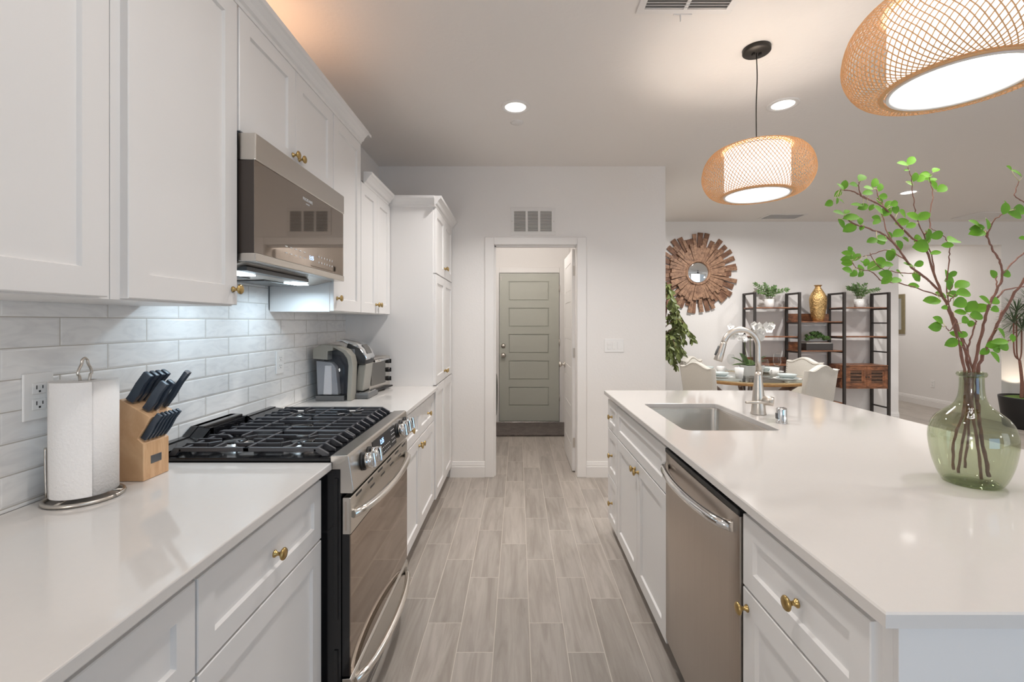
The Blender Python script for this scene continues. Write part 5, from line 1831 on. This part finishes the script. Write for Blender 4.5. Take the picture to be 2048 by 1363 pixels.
# ---------------------------------------------------------------- shelf unit
YN, YF = 5.94, 6.225
PXS = [at(u, 0, YN).x for u in (1509.5, 1599, 1688.5, 1777.5)]
P_W = 0.030
t = thing('shelf_unit', 'black steel ladder shelf unit with rustic boards and a louvred two-door cabinet', 'shelf unit', ((PXS[0] + PXS[3]) / 2, 6.08, 0))
ZT_ = 1.762
for i, x in enumerate(PXS):
    fm_ = MB()
    for y in (YN, YF):
        fm_.box(x - P_W / 2, x + P_W / 2, y - P_W / 2, y + P_W / 2, 0, ZT_, 0.002)
    fm_.box(x - P_W / 2, x + P_W / 2, YN, YF, ZT_ - 0.025, ZT_, 0.002)
    for z in {0: (1.553, 1.171, 0.83, 0.43), 1: (1.553, 1.368, 1.171, 0.985, 0.81, 0.63, 0.43), 2: (1.553, 1.368, 1.171, 0.985, 0.64, 0.30), 3: (1.553, 1.368, 1.171, 0.985, 0.26)}[i]:
        fm_.box(x - 0.009, x + 0.009, YN, YF, z - 0.018, z, 0.001)
    fm_.build('ladder_frame', M['frame'], t)


def board(name, i, z, th=0.014, lip=0.0):
    x0, x1 = PXS[i] - P_W / 2 if False else PXS[i] + P_W / 2 - 0.03, PXS[i + 1] - P_W / 2 + 0.03
    x0, x1 = PXS[i] - 0.012, PXS[i + 1] + 0.012
    o = MB().box(x0, x1, YN + 0.016, YF - 0.016, z, z + th, 0.002).build(name, M['rustic'], t)
    if lip:
        MB().box(PXS[i] + 0.0155, PXS[i + 1] - 0.0155, YF - 0.012, YF, z + th, z + th + lip, 0.001).build('back_ledge', M['rustic'], o)
    return o


SH = 0.014
for i, z, lp_ in ((0, 1.553, 0), (0, 1.171, 0), (0, 0.80, 0.08), (0, 0.42, 0), (2, 1.553, 0), (2, 1.171, 0)):
    board('shelf_board', i, z, SH, lp_)
for z, lp_ in ((1.368, 0.105), (0.985, 0.105), (0.640, 0.0), (0.30, 0)):
    x0, x1 = PXS[1] - 0.012, PXS[2] + 0.012
    o = MB().box(x0, x1, YN + 0.016, YF - 0.016, z + 0.0005, z + SH, 0.002).build('shelf_board', M['rustic'], t)
    if lp_:
        MB().box(PXS[1] + 0.0155, PXS[2] - 0.0155, YF - 0.012, YF, z + SH, z + SH + lp_, 0.001).build('back_ledge', M['rustic'], o)
# closed cabinet in the last bay
cx0, cx1 = PXS[2] + 0.0155, PXS[3] - 0.0155
cz0, cz1 = 0.505, 0.810
cb = MB()
cb.box(PXS[2] - 0.012, cx1, YN - 0.010, YF, cz1 - 0.016, cz1, 0.002).box(PXS[2] - 0.012, cx1, YN - 0.010, YF, cz0, cz0 + 0.016, 0.002)
cb.box(cx0, cx0 + 0.014, YN, YF, cz0 + 0.016, cz1 - 0.016).box(cx1 - 0.014, cx1, YN, YF, cz0 + 0.016, cz1 - 0.016).box(cx0, cx1, YF - 0.010, YF, cz0 + 0.016, cz1 - 0.016)
cb.build('cabinet_box', M['rustic'], t)
# side boards of the neighbouring open bay, beside the cabinet
MB().box(PXS[2] - 0.022, PXS[2] - 0.0155, YN + 0.016, YF - 0.016, cz0, cz1, 0.001).build('side_board', M['rustic'], t)
xm_ = (cx0 + cx1) / 2
for a, b, kx in ((cx0 + 0.003, xm_ - 0.002, xm_ - 0.016), (xm_ + 0.002, cx1 - 0.003, xm_ + 0.016)):
    yf = YN - 0.006
    z0, z1 = cz0 + 0.019, cz1 - 0.019
    d_ = MB()
    d_.box(a, a + 0.042, yf, yf + 0.018, z0, z1).box(b - 0.042, b, yf, yf + 0.018, z0, z1).box(a + 0.042, b - 0.042, yf, yf + 0.018, z0, z0 + 0.048).box(a + 0.042, b - 0.042, yf, yf + 0.018, z1 - 0.048, z1)
    d_.box(a + 0.042, a + 0.062, yf + 0.005, yf + 0.016, z0 + 0.048, z1 - 0.048).box(b - 0.062, b - 0.042, yf + 0.005, yf + 0.016, z0 + 0.048, z1 - 0.048)
    zz_ = z0 + 0.048
    hh = (z1 - z0 - 0.096)
    lv_ = MB()
    for k in range(4):
        lv_.box(a + 0.062, b - 0.062, yf + 0.005, yf + 0.016, zz_ + hh * k / 4 + (0.006 if k else 0), zz_ + hh * (k + 1) / 4 - (0.006 if k < 3 else 0))
    dd_ = d_.build('door', M['rustic'], t)
    lv_.build('louver', M['rustic2'], dd_)
    MB().box(a + 0.05, b - 0.05, yf + 0.0165, yf + 0.0175, z0 + 0.04, z1 - 0.04).build('louver_gap', M['plastic_black'], dd_)  # black sheet behind the slats, dark to stand for shade between them
    MB().lathe([(0, 0), (0.004, 0), (0.004, 0.012), (0.009, 0.015), (0.009, 0.020), (0, 0.021)], (kx, yf, (z0 + z1) / 2), '-Y', 14).build('knob', M['frame'], dd_)

# ---------------------------------------------------------------- things on the shelves


def zz_plant(name, label, x, y, z, seed, group):
    """white pot with arching stems of paired oval leaves"""
    rr = random.Random(seed)
    t = thing(name, label, 'potted plant', (x, y, z), group)
    MB().lathe([(0, 0.0005), (0.052, 0.0005), (0.056, 0.004), (0.059, 0.112), (0.055, 0.112), (0.053, 0.100), (0, 0.100)], (x, y, z), 'Z', 32).build('pot', M['ceramic'], t)
    MB().lathe([(0, 0.104), (0.053, 0.1005)], (x, y, z), 'Z', 24).build('soil', M['soil'], t)
    st, lf = MB(), MB()
    for k in range(9):
        a = 2 * PI * k / 9 + rr.uniform(-0.2, 0.2)
        lean = rr.uniform(0.05, 0.20)
        hh = rr.uniform(0.10, 0.215) if k % 3 else rr.uniform(0.16, 0.24)
        if k in (0, 8):
            lean, hh = 0.23, 0.13
        p0 = Vector((x + 0.02 * math.cos(a), y + 0.02 * math.sin(a), z + 0.100))
        p2 = Vector((x + lean * math.cos(a), y + lean * 0.55 * math.sin(a), z + 0.10 + hh))
        p1 = (p0 + p2) / 2 + Vector((-0.2 * lean * math.cos(a), 0, 0.03))
        pts = smooth_path([p0, p1, p2], 8)
        st.tube(pts, [0.0035 * (1 - 0.6 * i / (len(pts) - 1)) for i in range(len(pts))], 6)
        for i in range(4, len(pts), 2):
            d = (pts[i] - pts[i - 1]).normalized()
            for s in (-1, 1):
                side = d.cross(Vector((0, -1, 0.3))).normalized() * s
                dv = (d * 0.75 + side * 0.8 + Vector((0, rr.uniform(-0.3, 0.3), 0))).normalized()
                L_ = 0.050 * (1 - 0.03 * abs(i - 10)) * rr.uniform(0.85, 1.1)
                lf.leaf(pts[i], dv, Vector((rr.uniform(-.4, .4), -0.7, 0.8)), L_, L_ * 0.50, 0.15, 5)
        lf.leaf(pts[-1], (pts[-1] - pts[-2]), Vector((0, -0.8, 0.6)), 0.05, 0.022, 0.1, 5)
    st.build('stems', M['stem'], t)
    lf.build('leaves', M['leaf2'], t)


zz_plant('potted_plant', 'small green plant in white pot on the left bay of the ladder shelf', at(1538.5, 0, 6.07).x, 6.07, 1.567, 5, 'white-potted plants on the ladder shelf')
zz_plant('potted_plant', 'small green plant in white pot on the right bay of the ladder shelf', at(1718, 0, 6.07).x, 6.07, 1.567, 9, 'white-potted plants on the ladder shelf')
gx, gz = at(1636, 0, 6.06).x, 1.3825
t = thing('gold_vase', 'tall hammered gold vase on the middle bay of the ladder shelf', 'vase', (gx, 6.06, gz))
gp = smooth_path([(0.060, 0.0005, 0), (0.078, 0.06, 0), (0.092, 0.16, 0), (0.1015, 0.26, 0), (0.100, 0.31, 0), (0.080, 0.365, 0), (0.052, 0.415, 0), (0.036, 0.445, 0), (0.034, 0.462, 0), (0.050, 0.481, 0)], 5)
MB().lathe([(0, 0.0005)] + [(p.x, p.y) for p in gp] + [(0.045, 0.480), (0.030, 0.455), (0.0, 0.44)], (gx, 6.06, gz), 'Z', 40).build('body', M['gold'], t)
# succulents
bx0, bx1 = at(1608, 0, 6.05).x, at(1661, 0, 6.05).x
t = thing('succulent_planter', 'dark box planter of green succulents on the shelf below the gold vase', 'planter', ((bx0 + bx1) / 2, 6.07, 0.9995))
MB().box(bx0, bx1, 6.0, 6.14, 0.9995, 1.0895, 0.003).build('box', M['slate'], t)
MB().box(bx0 + 0.01, bx1 - 0.01, 6.01, 6.13, 1.0895, 1.0985, 0.003).build('pebbles', M['pebble'], t)
sm_ = MB()
rr = random.Random(4)
for k in range(26):
    cx = bx0 + 0.03 + (bx1 - bx0 - 0.06) * (k + 0.5) / 26
    cy = 6.03 + 0.08 * rr.random()
    mid = 1 - abs((cx - (bx0 + bx1) / 2) / ((bx1 - bx0) / 2)) ** 2
    cz = 1.10 + 0.12 * mid * rr.uniform(0.35, 1.0)
    for j in range(13):
        a = j * 2.4
        el = 0.25 + 0.09 * j
        dv = Vector((math.cos(a) * math.cos(el), math.sin(a) * math.cos(el), math.sin(el)))
        sm_.leaf((cx, cy, cz), dv, Vector((0, 0, 1)) - dv * 0.3, 0.050, 0.024, -0.15, 4)
sm_.build('succulents', M['leaf2'], t)

# ---------------------------------------------------------------- table and chairs
TX, TY, TR = 2.63, 5.24, 0.655
t = thing('dining_table', 'round glass-topped dining table with honey wood rim behind the island', 'table', (TX, TY, 0))
MB().lathe([(0, 0.748), (TR, 0.748), (TR + 0.004, 0.754), (TR, 0.760), (0, 0.760)], (TX, TY, 0), 'Z', 72).build('glass_top', M['tableglass'], t)
MB().lathe([(TR - 0.085, 0.715), (TR - 0.01, 0.715), (TR - 0.004, 0.722), (TR - 0.004, 0.742), (TR - 0.01, 0.7475), (TR - 0.085, 0.7475), (TR - 0.085, 0.715)], (TX, TY, 0), 'Z', 72).build('wood_rim', M['goldwood'], t)
for k in range(4):
    a = PI / 4 + k * PI / 2 + 0.2
    c, s = math.cos(a), math.sin(a)
    lg = MB()
    pts = [(TX + c * 0.50, TY + s * 0.50, 0.715), (TX + c * 0.36, TY + s * 0.36, 0.60), (TX + c * 0.15, TY + s * 0.15, 0.38), (TX + c * 0.26, TY + s * 0.26, 0.16), (TX + c * 0.42, TY + s * 0.42, 0.0)]
    sp_ = smooth_path(pts, 5)
    mt_n = len(sp_)
    for i in range(mt_n - 1):
        p, q = sp_[i], sp_[i + 1]
    lg.tube(sp_, 0.042, 8, True, flat=((-s, c, 0), 0.6))
    lg.build('leg', M['darkwood'], t)
MB().lathe([(0, 0.33), (0.10, 0.33), (0.11, 0.38), (0.10, 0.43), (0, 0.43)], (TX, TY, 0), 'Z', 24).build('hub', M['darkwood'], t)


def make_chair(label):
    """upholstered side chair with a camel back; faces +y at its origin"""
    t = thing('dining_chair', label, 'chair', (0, 0, 0), 'cream chairs around the dining table')
    for x in (-0.185, 0.185):
        MB().tube([(x, 0.18, 0.40), (x, 0.185, 0.0)], [0.026, 0.017], 4).build('leg', M['darkwood'], t)
        MB().tube([(x, -0.18, 0.40), (x * 1.02, -0.24, 0.0)], [0.024, 0.017], 4).build('leg', M['darkwood'], t)
    MB().box(-0.22, 0.22, -0.20, 0.22, 0.385, 0.495, 0.030, 4).build('seat', M['linen'], t)
    n = 24
    out = []
    for i in range(n + 1):
        x = -0.225 + 0.45 * i / n
        q = abs(x) / 0.225
        z = 0.885 + 0.055 * (0.5 + 0.5 * math.cos(PI * min(1, q / 0.82))) + (0.008 * max(0, (q - 0.82) / 0.18))
        out.append((x, z))
    b = bmesh.new()
    fr_, bk_ = [], []
    ring = [(-0.215, 0.40), (0.215, 0.40)] + [(x, z) for x, z in reversed(out)]
    for (x, z) in ring:
        tilt = (z - 0.40) * -0.14
        fr_.append(b.verts.new((x, -0.155 + tilt, z)))
        bk_.append(b.verts.new((x, -0.222 + tilt, z)))
    b.faces.new(fr_)
    b.faces.new(list(reversed(bk_)))
    for i in range(len(ring)):
        j = (i + 1) % len(ring)
        b.faces.new((fr_[j], fr_[i], bk_[i], bk_[j]))
    bmesh.ops.recalc_face_normals(b, faces=list(b.faces))
    bmesh.ops.bevel(b, geom=[e for e in b.edges if abs(e.verts[0].co.y - e.verts[1].co.y) < 0.072 and not e.is_boundary], offset=0.014, segments=3, profile=0.5, affect='EDGES')
    mb = MB()
    mb._merge(b)
    back = mb.build('backrest', M['linen'], t, 35)
    nl = MB()
    pth = [(-0.203, 0.50 + k * 0.026) for k in range(14)] + [(x * 0.9, z - 0.024) for x, z in out] + [(0.203, 0.50 + k * 0.026) for k in range(14)]
    for (x, z) in pth:
        nl.sphere((x, -0.1545 + (z - 0.40) * -0.14, z), 0.0062, 1, 0.6, 1, 6, 4)
    nl.build('nailhead_trim', M['nail'], back)
    pw = MB()
    pw.tube([(x * 0.985, -0.225 + (z - 0.40) * -0.14, z - 0.008) for x, z in out], 0.004, 6)
    pw.build('welt', M['linen'], back)
    return t


ch = make_chair('cream camel-back chair with its back to us, left of the faucet')
PLC = [(ch, 2.173, 5.03, -66, None), (None, 2.972, 4.844, 23, 'cream camel-back chair with its back to us, in front of the shelf cabinet'),
       (None, 2.363, 5.595, 219, 'cream chair mostly hidden behind the nearer chair left of the faucet'),
       (None, 3.295, 5.532, 110, 'cream chair with nailhead trim along its top, below the succulent planter')]
for (c_, x, y, deg, lab) in PLC:
    if c_ is None:
        dup(ch, (x, y, 0), math.radians(deg), lab)
    else:
        c_.location = (x, y, 0)
        c_.rotation_euler = (0, 0, math.radians(deg))

# ---------------------------------------------------------------- table settings
ZTB = 0.7603


def dish(name, label, cat, prof, x, y, z, material, group):
    t = thing(name, label, cat, (x, y, z), group)
    MB().lathe(prof, (x, y, z), 'Z', 40).build('body', material, t)
    return t


PLATE = lambda r: [(0, 0.0004), (r * 0.60, 0.0004), (r * 0.66, 0.004), (r, 0.018), (r, 0.021), (r * 0.66, 0.0085), (0, 0.0065)]
BOWL = lambda r, h: [(0, 0.0004), (r * 0.5, 0.0004), (r * 0.86, h * 0.45), (r, h), (r - 0.004, h), (r * 0.82, h * 0.48), (r * 0.45, 0.006), (0, 0.006)]
settings = [('near right', 2.84, 4.80), ('near left', 2.21, 4.98), ('far right', 3.07, 5.52), ('far left', 2.32, 5.62)]
where = {'near right': 'beside the wine glasses, near the chair that blocks the shelf cabinet', 'near left': 'behind the faucet spray head, by the left chair',
         'far right': 'behind the mug and wine glass, by the chair facing us', 'far left': 'at the far left setting behind the faucet arch'}
short = {'near right': 'front right place setting', 'near left': 'place setting behind the spray head', 'far right': 'place setting behind the mug', 'far left': 'far left place setting'}
for (nm, x, y) in settings:
    dish('dinner_plate', 'large pale plate at the bottom of the stack, ' + short[nm], 'plate', PLATE(0.136), x, y, ZTB, M['ceramic'], 'dinner plates on the table')
    dish('salad_plate', 'medium pale blue plate in the stack, ' + short[nm], 'plate', PLATE(0.108), x, y, ZTB + 0.0075, M['china'], 'salad plates on the table')
    dish('bowl', 'shallow pale blue bowl topping the plate stack, ' + short[nm], 'bowl', BOWL(0.092, 0.048), x, y, ZTB + 0.0155, M['china'], 'bowls on the table')


def mug(label, x, y, z, deg, r=0.046, h=0.098):
    t = thing('mug', label, 'mug', (x, y, z), 'mugs on the table')
    MB().lathe([(0, 0.0004), (r * 0.9, 0.0004), (r, 0.006), (r, h), (r - 0.004, h), (r - 0.004, 0.008), (0, 0.006)], (x, y, z), 'Z', 32).build('cup', M['ceramic'], t)
    a = math.radians(deg)
    dx, dy = math.cos(a), math.sin(a)
    pts = [(x + dx * (r - 0.002), y + dy * (r - 0.002), z + h * 0.78)] + [(x + dx * (r + 0.030 * math.sin(q)), y + dy * (r + 0.030 * math.sin(q)), z + h * (0.50 + 0.28 * math.cos(q))) for q in [0.5 + 0.3 * k for k in range(8)]] + [(x + dx * (r - 0.002), y + dy * (r - 0.002), z + h * 0.22)]
    MB().tube(smooth_path(pts, 3), 0.0055, 8).build('handle', M['ceramic'], t)
    return t


mug('white mug beside the front right plate stack, right of the faucet', at(1549, 0, 5.12).x, 5.12, ZTB, 200)
mug('pale mug on the left table edge, partly behind the faucet spray head', at(1442, 0, 5.28).x, 5.28, ZTB, 0)


def wine_glass(label, x, y, h=0.215):
    t = thing('wine_glass', label, 'wine glass', (x, y, ZTB), 'wine glasses on the table')
    prof = [(0.0, 0.0005), (0.034, 0.0005), (0.034, 0.002), (0.008, 0.006), (0.0042, 0.014), (0.0038, 0.085), (0.008, 0.096), (0.028, 0.110), (0.041, 0.135), (0.0435, 0.160), (0.040, 0.190), (0.034, h),
            (0.0332, h), (0.039, 0.190), (0.0423, 0.160), (0.0398, 0.136), (0.027, 0.112), (0.0, 0.100)]
    pv = smooth_path([(r, z, 0) for r, z in prof], 2)
    MB().lathe([(max(0, p.x), p.y) for p in pv], (x, y, ZTB), 'Z', 32).build('glass', M['glass'], t)
    return t


wine_glass('clear wine glass just right of the faucet column', at(1529, 0, 4.80).x, 4.80)
wine_glass('clear wine glass standing above the white mug', at(1554, 0, 5.34).x, 5.34, 0.235)
wine_glass('clear wine glass left of the orchid, at the left side of the table', at(1462, 0, 5.52).x, 5.52)
dish('tumbler', 'small white tapered cup in front of the orchid pot', 'cup', [(0, 0.0004), (0.034, 0.0004), (0.036, 0.004), (0.047, 0.118), (0.043, 0.118), (0.033, 0.008), (0, 0.007)], at(1478.5, 0, 4.93).x, 4.93, ZTB, M['ceramic'], None)

# orchid
ox, oy = at(1503, 0, 5.24).x, 5.24
t = thing('orchid', 'white orchid in a white oblong pot at the centre of the dining table', 'potted plant', (ox, oy, ZTB))
b = bmesh.new()
mb = MB()
lo_, hi_ = rrect(ox - 0.115, ox + 0.115, oy - 0.055, oy + 0.055, 0.05), rrect(ox - 0.140, ox + 0.140, oy - 0.070, oy + 0.070, 0.065)
hin = rrect(ox - 0.132, ox + 0.132, oy - 0.062, oy + 0.062, 0.058)
rv = [[mb.bm.verts.new((p[0], p[1], z)) for p in r_] for r_, z in ((lo_, ZTB + 0.0004), (hi_, ZTB + 0.115), (hin, ZTB + 0.115), (hin, ZTB + 0.100))]
mb.bm.faces.new(list(reversed(rv[0])))
for A, B in zip(rv[:-1], rv[1:]):
    for k in range(len(A)):
        f = mb.bm.faces.new((A[k], A[(k + 1) % len(A)], B[(k + 1) % len(A)], B[k]))
mb.bm.faces.new(rv[-1])
mb.build('pot', M['ceramic'], t, 40)
lf = MB()
rr = random.Random(12)
for k in range(11):
    a = k * 2.4 + 0.4
    el = rr.uniform(0.35, 1.1)
    dv = Vector((math.cos(a) * math.cos(el), math.sin(a) * math.cos(el) * 0.6, math.sin(el)))
    base = (ox + rr.uniform(-0.07, 0.07), oy + rr.uniform(-0.02, 0.02), ZTB + 0.10)
    L_ = rr.uniform(0.14, 0.20)
    lf.leaf(base, dv, Vector((0, -0.3, 1)), L_, 0.065, 0.35, 7)
lf.leaf((ox - 0.05, oy - 0.03, ZTB + 0.10), Vector((-0.45, -0.2, 0.85)), Vector((0.5, -0.9, 0.3)), 0.19, 0.085, 0.2, 7)
lf.build('leaves', M['orchidleaf'], t)
st, bd = MB(), MB()
for (pts, nf) in (([(ox - 0.04, oy, ZTB + 0.10), (ox - 0.075, oy - 0.01, ZTB + 0.28), (ox - 0.10, oy - 0.02, ZTB + 0.42), (ox - 0.16, oy - 0.03, ZTB + 0.50), (ox - 0.255, oy - 0.04, ZTB + 0.535)], 8),
                  ([(ox + 0.0, oy, ZTB + 0.10), (ox - 0.01, oy + 0.01, ZTB + 0.33), (ox - 0.01, oy + 0.0, ZTB + 0.48), (ox + 0.01, oy - 0.02, ZTB + 0.565), (ox + 0.05, oy - 0.04, ZTB + 0.555), (ox + 0.07, oy - 0.05, ZTB + 0.45)], 15),
                  ([(ox + 0.05, oy, ZTB + 0.10), (ox + 0.055, oy - 0.02, ZTB + 0.32), (ox + 0.07, oy - 0.03, ZTB + 0.47), (ox + 0.13, oy - 0.04, ZTB + 0.56), (ox + 0.195, oy - 0.05, ZTB + 0.585)], 11)):
    sp_ = smooth_path(pts, 7)
    st.tube(sp_, 0.0042, 6)
    n = len(sp_)
    for k in range(nf):
        i = int(n * 0.55 + (n * 0.44) * k / max(1, nf - 1))
        p = sp_[min(i, n - 1)] + Vector((rr.uniform(-0.035, 0.035), rr.uniform(-0.04, 0.0), rr.uniform(-0.085, 0.025)))
        fwd = Vector((rr.uniform(-0.5, 0.5), -1, rr.uniform(-0.3, 0.3))).normalized()
        ux = fwd.cross(Vector((0, 0, 1))).normalized()
        uy = ux.cross(fwd)
        pt = MB()
        for j in range(5):
            a = PI / 2 + j * 2 * PI / 5
            pt.leaf(p, ux * math.cos(a) + uy * math.sin(a) + fwd * 0.15, fwd, 0.044, 0.040, -0.1, 5)
        pt.sphere(p + fwd * 0.006, 0.007, 1, 1, 1, 6, 4)
        pt.tube([p, p - fwd * 0.012, (p + sp_[min(i, n - 1)]) / 2, sp_[min(i, n - 1)]], 0.0015, 4)
        pt.build('flower', M['petal'], t)
    for k in range(4):
        bd.sphere(sp_[-1] + Vector((rr.uniform(-0.01, 0.03), 0, rr.uniform(-0.005, 0.03))), 0.008, 1, 1, 1.2, 6, 4)
st.build('stems', M['stem'], t)
bd.build('buds', M['stem'], t)

# ---------------------------------------------------------------- ficus behind the kitchen wall corner
fxp, fyp = 1.80, 5.72
t = thing('ficus_tree', 'tall leafy ficus tree partly hidden by the kitchen wall corner', 'potted tree', (fxp, fyp, 0))
MB().lathe([(0, 0.0005), (0.14, 0.0005), (0.15, 0.01), (0.18, 0.32), (0.165, 0.32), (0.155, 0.28), (0, 0.28)], (fxp, fyp, 0), 'Z', 32).build('pot', M['blackpot'], t)
MB().lathe([(0, 0.29), (0.156, 0.281)], (fxp, fyp, 0), 'Z', 24).build('soil', M['soil'], t)
tr_, lf = MB(), MB()
rr = random.Random(21)
for k in range(3):
    a = 2 * PI * k / 3
    tr_.tube(smooth_path([(fxp + 0.03 * math.cos(a), fyp + 0.03 * math.sin(a), 0.28), (fxp + 0.03 * math.cos(a + 2), fyp + 0.03 * math.sin(a + 2), 0.7), (fxp + 0.02 * math.cos(a + 4), fyp + 0.02 * math.sin(a + 4), 1.1), (fxp + 0.06 * math.cos(a), fyp + 0.06 * math.sin(a), 1.5), (fxp + 0.08 * math.cos(a), fyp + 0.08 * math.sin(a), 1.75)], 6), 0.013, 8)
for k in range(44):
    z0 = rr.uniform(0.95, 1.75)
    a = rr.uniform(0, 2 * PI)
    ext = rr.uniform(0.16, 0.36)
    dx_ = math.cos(a)
    dy_ = math.sin(a)
    p0 = Vector((fxp + 0.03 * dx_, fyp + 0.03 * dy_, z0))
    p1 = p0 + Vector((dx_ * ext * 0.6, dy_ * ext * 0.6, 0.10))
    p2 = p0 + Vector((dx_ * ext, dy_ * ext, -0.02 - rr.uniform(0, 0.12)))
    pts = smooth_path([p0, p1, p2], 8)
    tr_.tube(pts, [0.004 * (1 - 0.7 * i / (len(pts) - 1)) for i in range(len(pts))], 5)
    for i in range(4, len(pts)):
        for s in (-1, 1):
            d = (pts[i] - pts[i - 1]).normalized()
            dv = d * 0.6 + Vector((rr.uniform(-0.7, 0.7), rr.uniform(-0.7, 0.7), rr.uniform(-0.9, 0.1)))
            if pts[i].y + 0.1 > YD - 0.02 and dv.y > 0:
                dv.y = -dv.y
            L_ = rr.uniform(0.065, 0.10)
            lf.leaf(pts[i], dv, Vector((rr.uniform(-1, 1), -1, rr.uniform(-0.2, 1))), L_, L_ * 0.44, 0.15, 5)
tr_.build('trunk', M['bark'], t)
lf.build('foliage', M['leaf3'], t)

# ---------------------------------------------------------------- hall mirror
t = thing('framed_mirror', 'narrow sliver of an antique-gold framed mirror on the hall wall beside the shelf', 'mirror', (6.71, 8.2, 1.16))
y0, y1, z0, z1 = 7.88, 8.62, 1.165, 1.86
fr_ = MB()
fr_.box(6.692, 6.709, y0, y0 + 0.07, z0, z1, 0.006).box(6.692, 6.709, y1 - 0.075, y1, z0, z1, 0.006).box(6.692, 6.709, y0 + 0.07, y1 - 0.075, z0, z0 + 0.075, 0.006).box(6.692, 6.709, y0 + 0.07, y1 - 0.075, z1 - 0.075, z1, 0.006)
fr_.build('frame', M['oldgold'], t)
MB().box(6.698, 6.706, y0 + 0.07, y1 - 0.07, z0 + 0.07, z1 - 0.07).build('mirror_glass', M['mirror'], t)

# ---------------------------------------------------------------- dragon tree by the right pier
bx_, by_ = 6.68, 5.88
t = thing('dracaena', 'spiky-leaved dracaena in a large black bowl planter behind the green vase', 'potted plant', (bx_, by_, 0))
MB().lathe([(0, 0.0005), (0.27, 0.0005), (0.29, 0.012), (0.335, 0.385), (0.335, 0.40), (0.318, 0.40), (0.31, 0.37), (0, 0.37)], (bx_, by_, 0), 'Z', 48).build('planter', M['blackpot'], t)
MB().lathe([(0, 0.40), (0.15, 0.395), (0.26, 0.388), (0.313, 0.3705)], (bx_, by_, 0), 'Z', 32).build('moss', M['moss'], t)
pb = MB()
rr = random.Random(31)
for k in range(16):
    a = rr.uniform(0, 2 * PI)
    r_ = rr.uniform(0.02, 0.2)
    pb.sphere((bx_ - 0.1 + 0.4 * r_ * math.cos(a), by_ - 0.14 + 0.5 * r_ * math.sin(a), 0.398), 0.022, 1.2, 1, 0.6, 8, 5)
pb.build('pebbles', M['pebble'], t)
cn, sp2 = MB(), MB()
heads = []
for (pts, hs) in (([(bx_ - 0.17, by_, 0.39), (bx_ - 0.19, by_ - 0.02, 0.62), (bx_ - 0.22, by_ - 0.02, 0.88)], [(-0.34, -0.06, 1.36), (-0.26, -0.02, 1.50), (-0.15, 0.02, 1.28)]),
                  ([(bx_ - 0.02, by_ - 0.03, 0.39), (bx_ - 0.04, by_ - 0.03, 0.65), (bx_ - 0.07, by_ - 0.02, 0.97)], [(-0.10, -0.05, 1.44), (-0.02, 0.02, 1.62), (0.10, 0.0, 1.40)]),
                  ([(bx_ + 0.07, by_ + 0.02, 0.39), (bx_ + 0.13, by_ + 0.02, 0.70), (bx_ + 0.18, by_, 1.0)], [(0.10, -0.05, 1.25), (0.22, 0.0, 1.55), (0.36, 0.02, 1.35)])):
    sp_ = smooth_path(pts, 6)
    cn.tube(sp_, [0.020 * (1 - 0.3 * i / (len(sp_) - 1)) for i in range(len(sp_))], 8)
    for h_ in hs:
        e = Vector((bx_ + h_[0], by_ + h_[1], h_[2]))
        s0 = sp_[-1]
        br_ = smooth_path([s0, s0 + Vector(((e.x - s0.x) * 0.9, (e.y - s0.y) * 0.9, 0.10)), e], 5)
        cn.tube(br_, 0.008, 6)
        heads.append((e, 1.0))
heads.append((Vector((bx_ + 0.04, by_ - 0.06, 0.72)), 0.6))
cn.tube([(bx_ + 0.02, by_ - 0.04, 0.39), (bx_ + 0.04, by_ - 0.06, 0.70)], 0.007, 6)
for (e, sc_) in heads:
    for k in range(46):
        a = k * 2.39996
        el = -0.45 + 1.75 * (k / 46)
        dv = Vector((math.cos(a) * math.cos(el), math.sin(a) * math.cos(el), math.sin(el)))
        L_ = 0.24 * sc_ * rr.uniform(0.8, 1.1)
        if e.y + dv.y * L_ > YD - 0.03:
            dv.y *= 0.4
        sp2.leaf(e, dv, Vector((0, -0.2, 1)), L_, 0.013 * sc_, 0.10 if el > 0 else 0.25, 4)
cn.build('canes', M['bark'], t)
sp2.build('leaves', M['leaf4'], t)
t = thing('uplight', 'small warm uplight in the dracaena planter glowing on the wall', 'lamp', (bx_ + 0.16, by_ + 0.10, 0.395))
MB().lathe([(0, 0.0), (0.028, 0.0), (0.032, 0.05), (0.027, 0.052), (0.024, 0.03), (0, 0.028)], (bx_ + 0.16, by_ + 0.10, 0.396), 'Z', 20).build('housing', M['blackpot'], t)
MB().lathe([(0, 0.034), (0.024, 0.034)], (bx_ + 0.16, by_ + 0.10, 0.396), 'Z', 20).build('lens', M['diffuser'], t)
add_light('uplight_lamp', 'SPOT', (bx_ + 0.16, by_ + 0.12, 0.45), 7, (1.0, 0.86, 0.70), (math.radians(160), 0, 0), 0.02, parent=t).data.spot_size = math.radians(110)
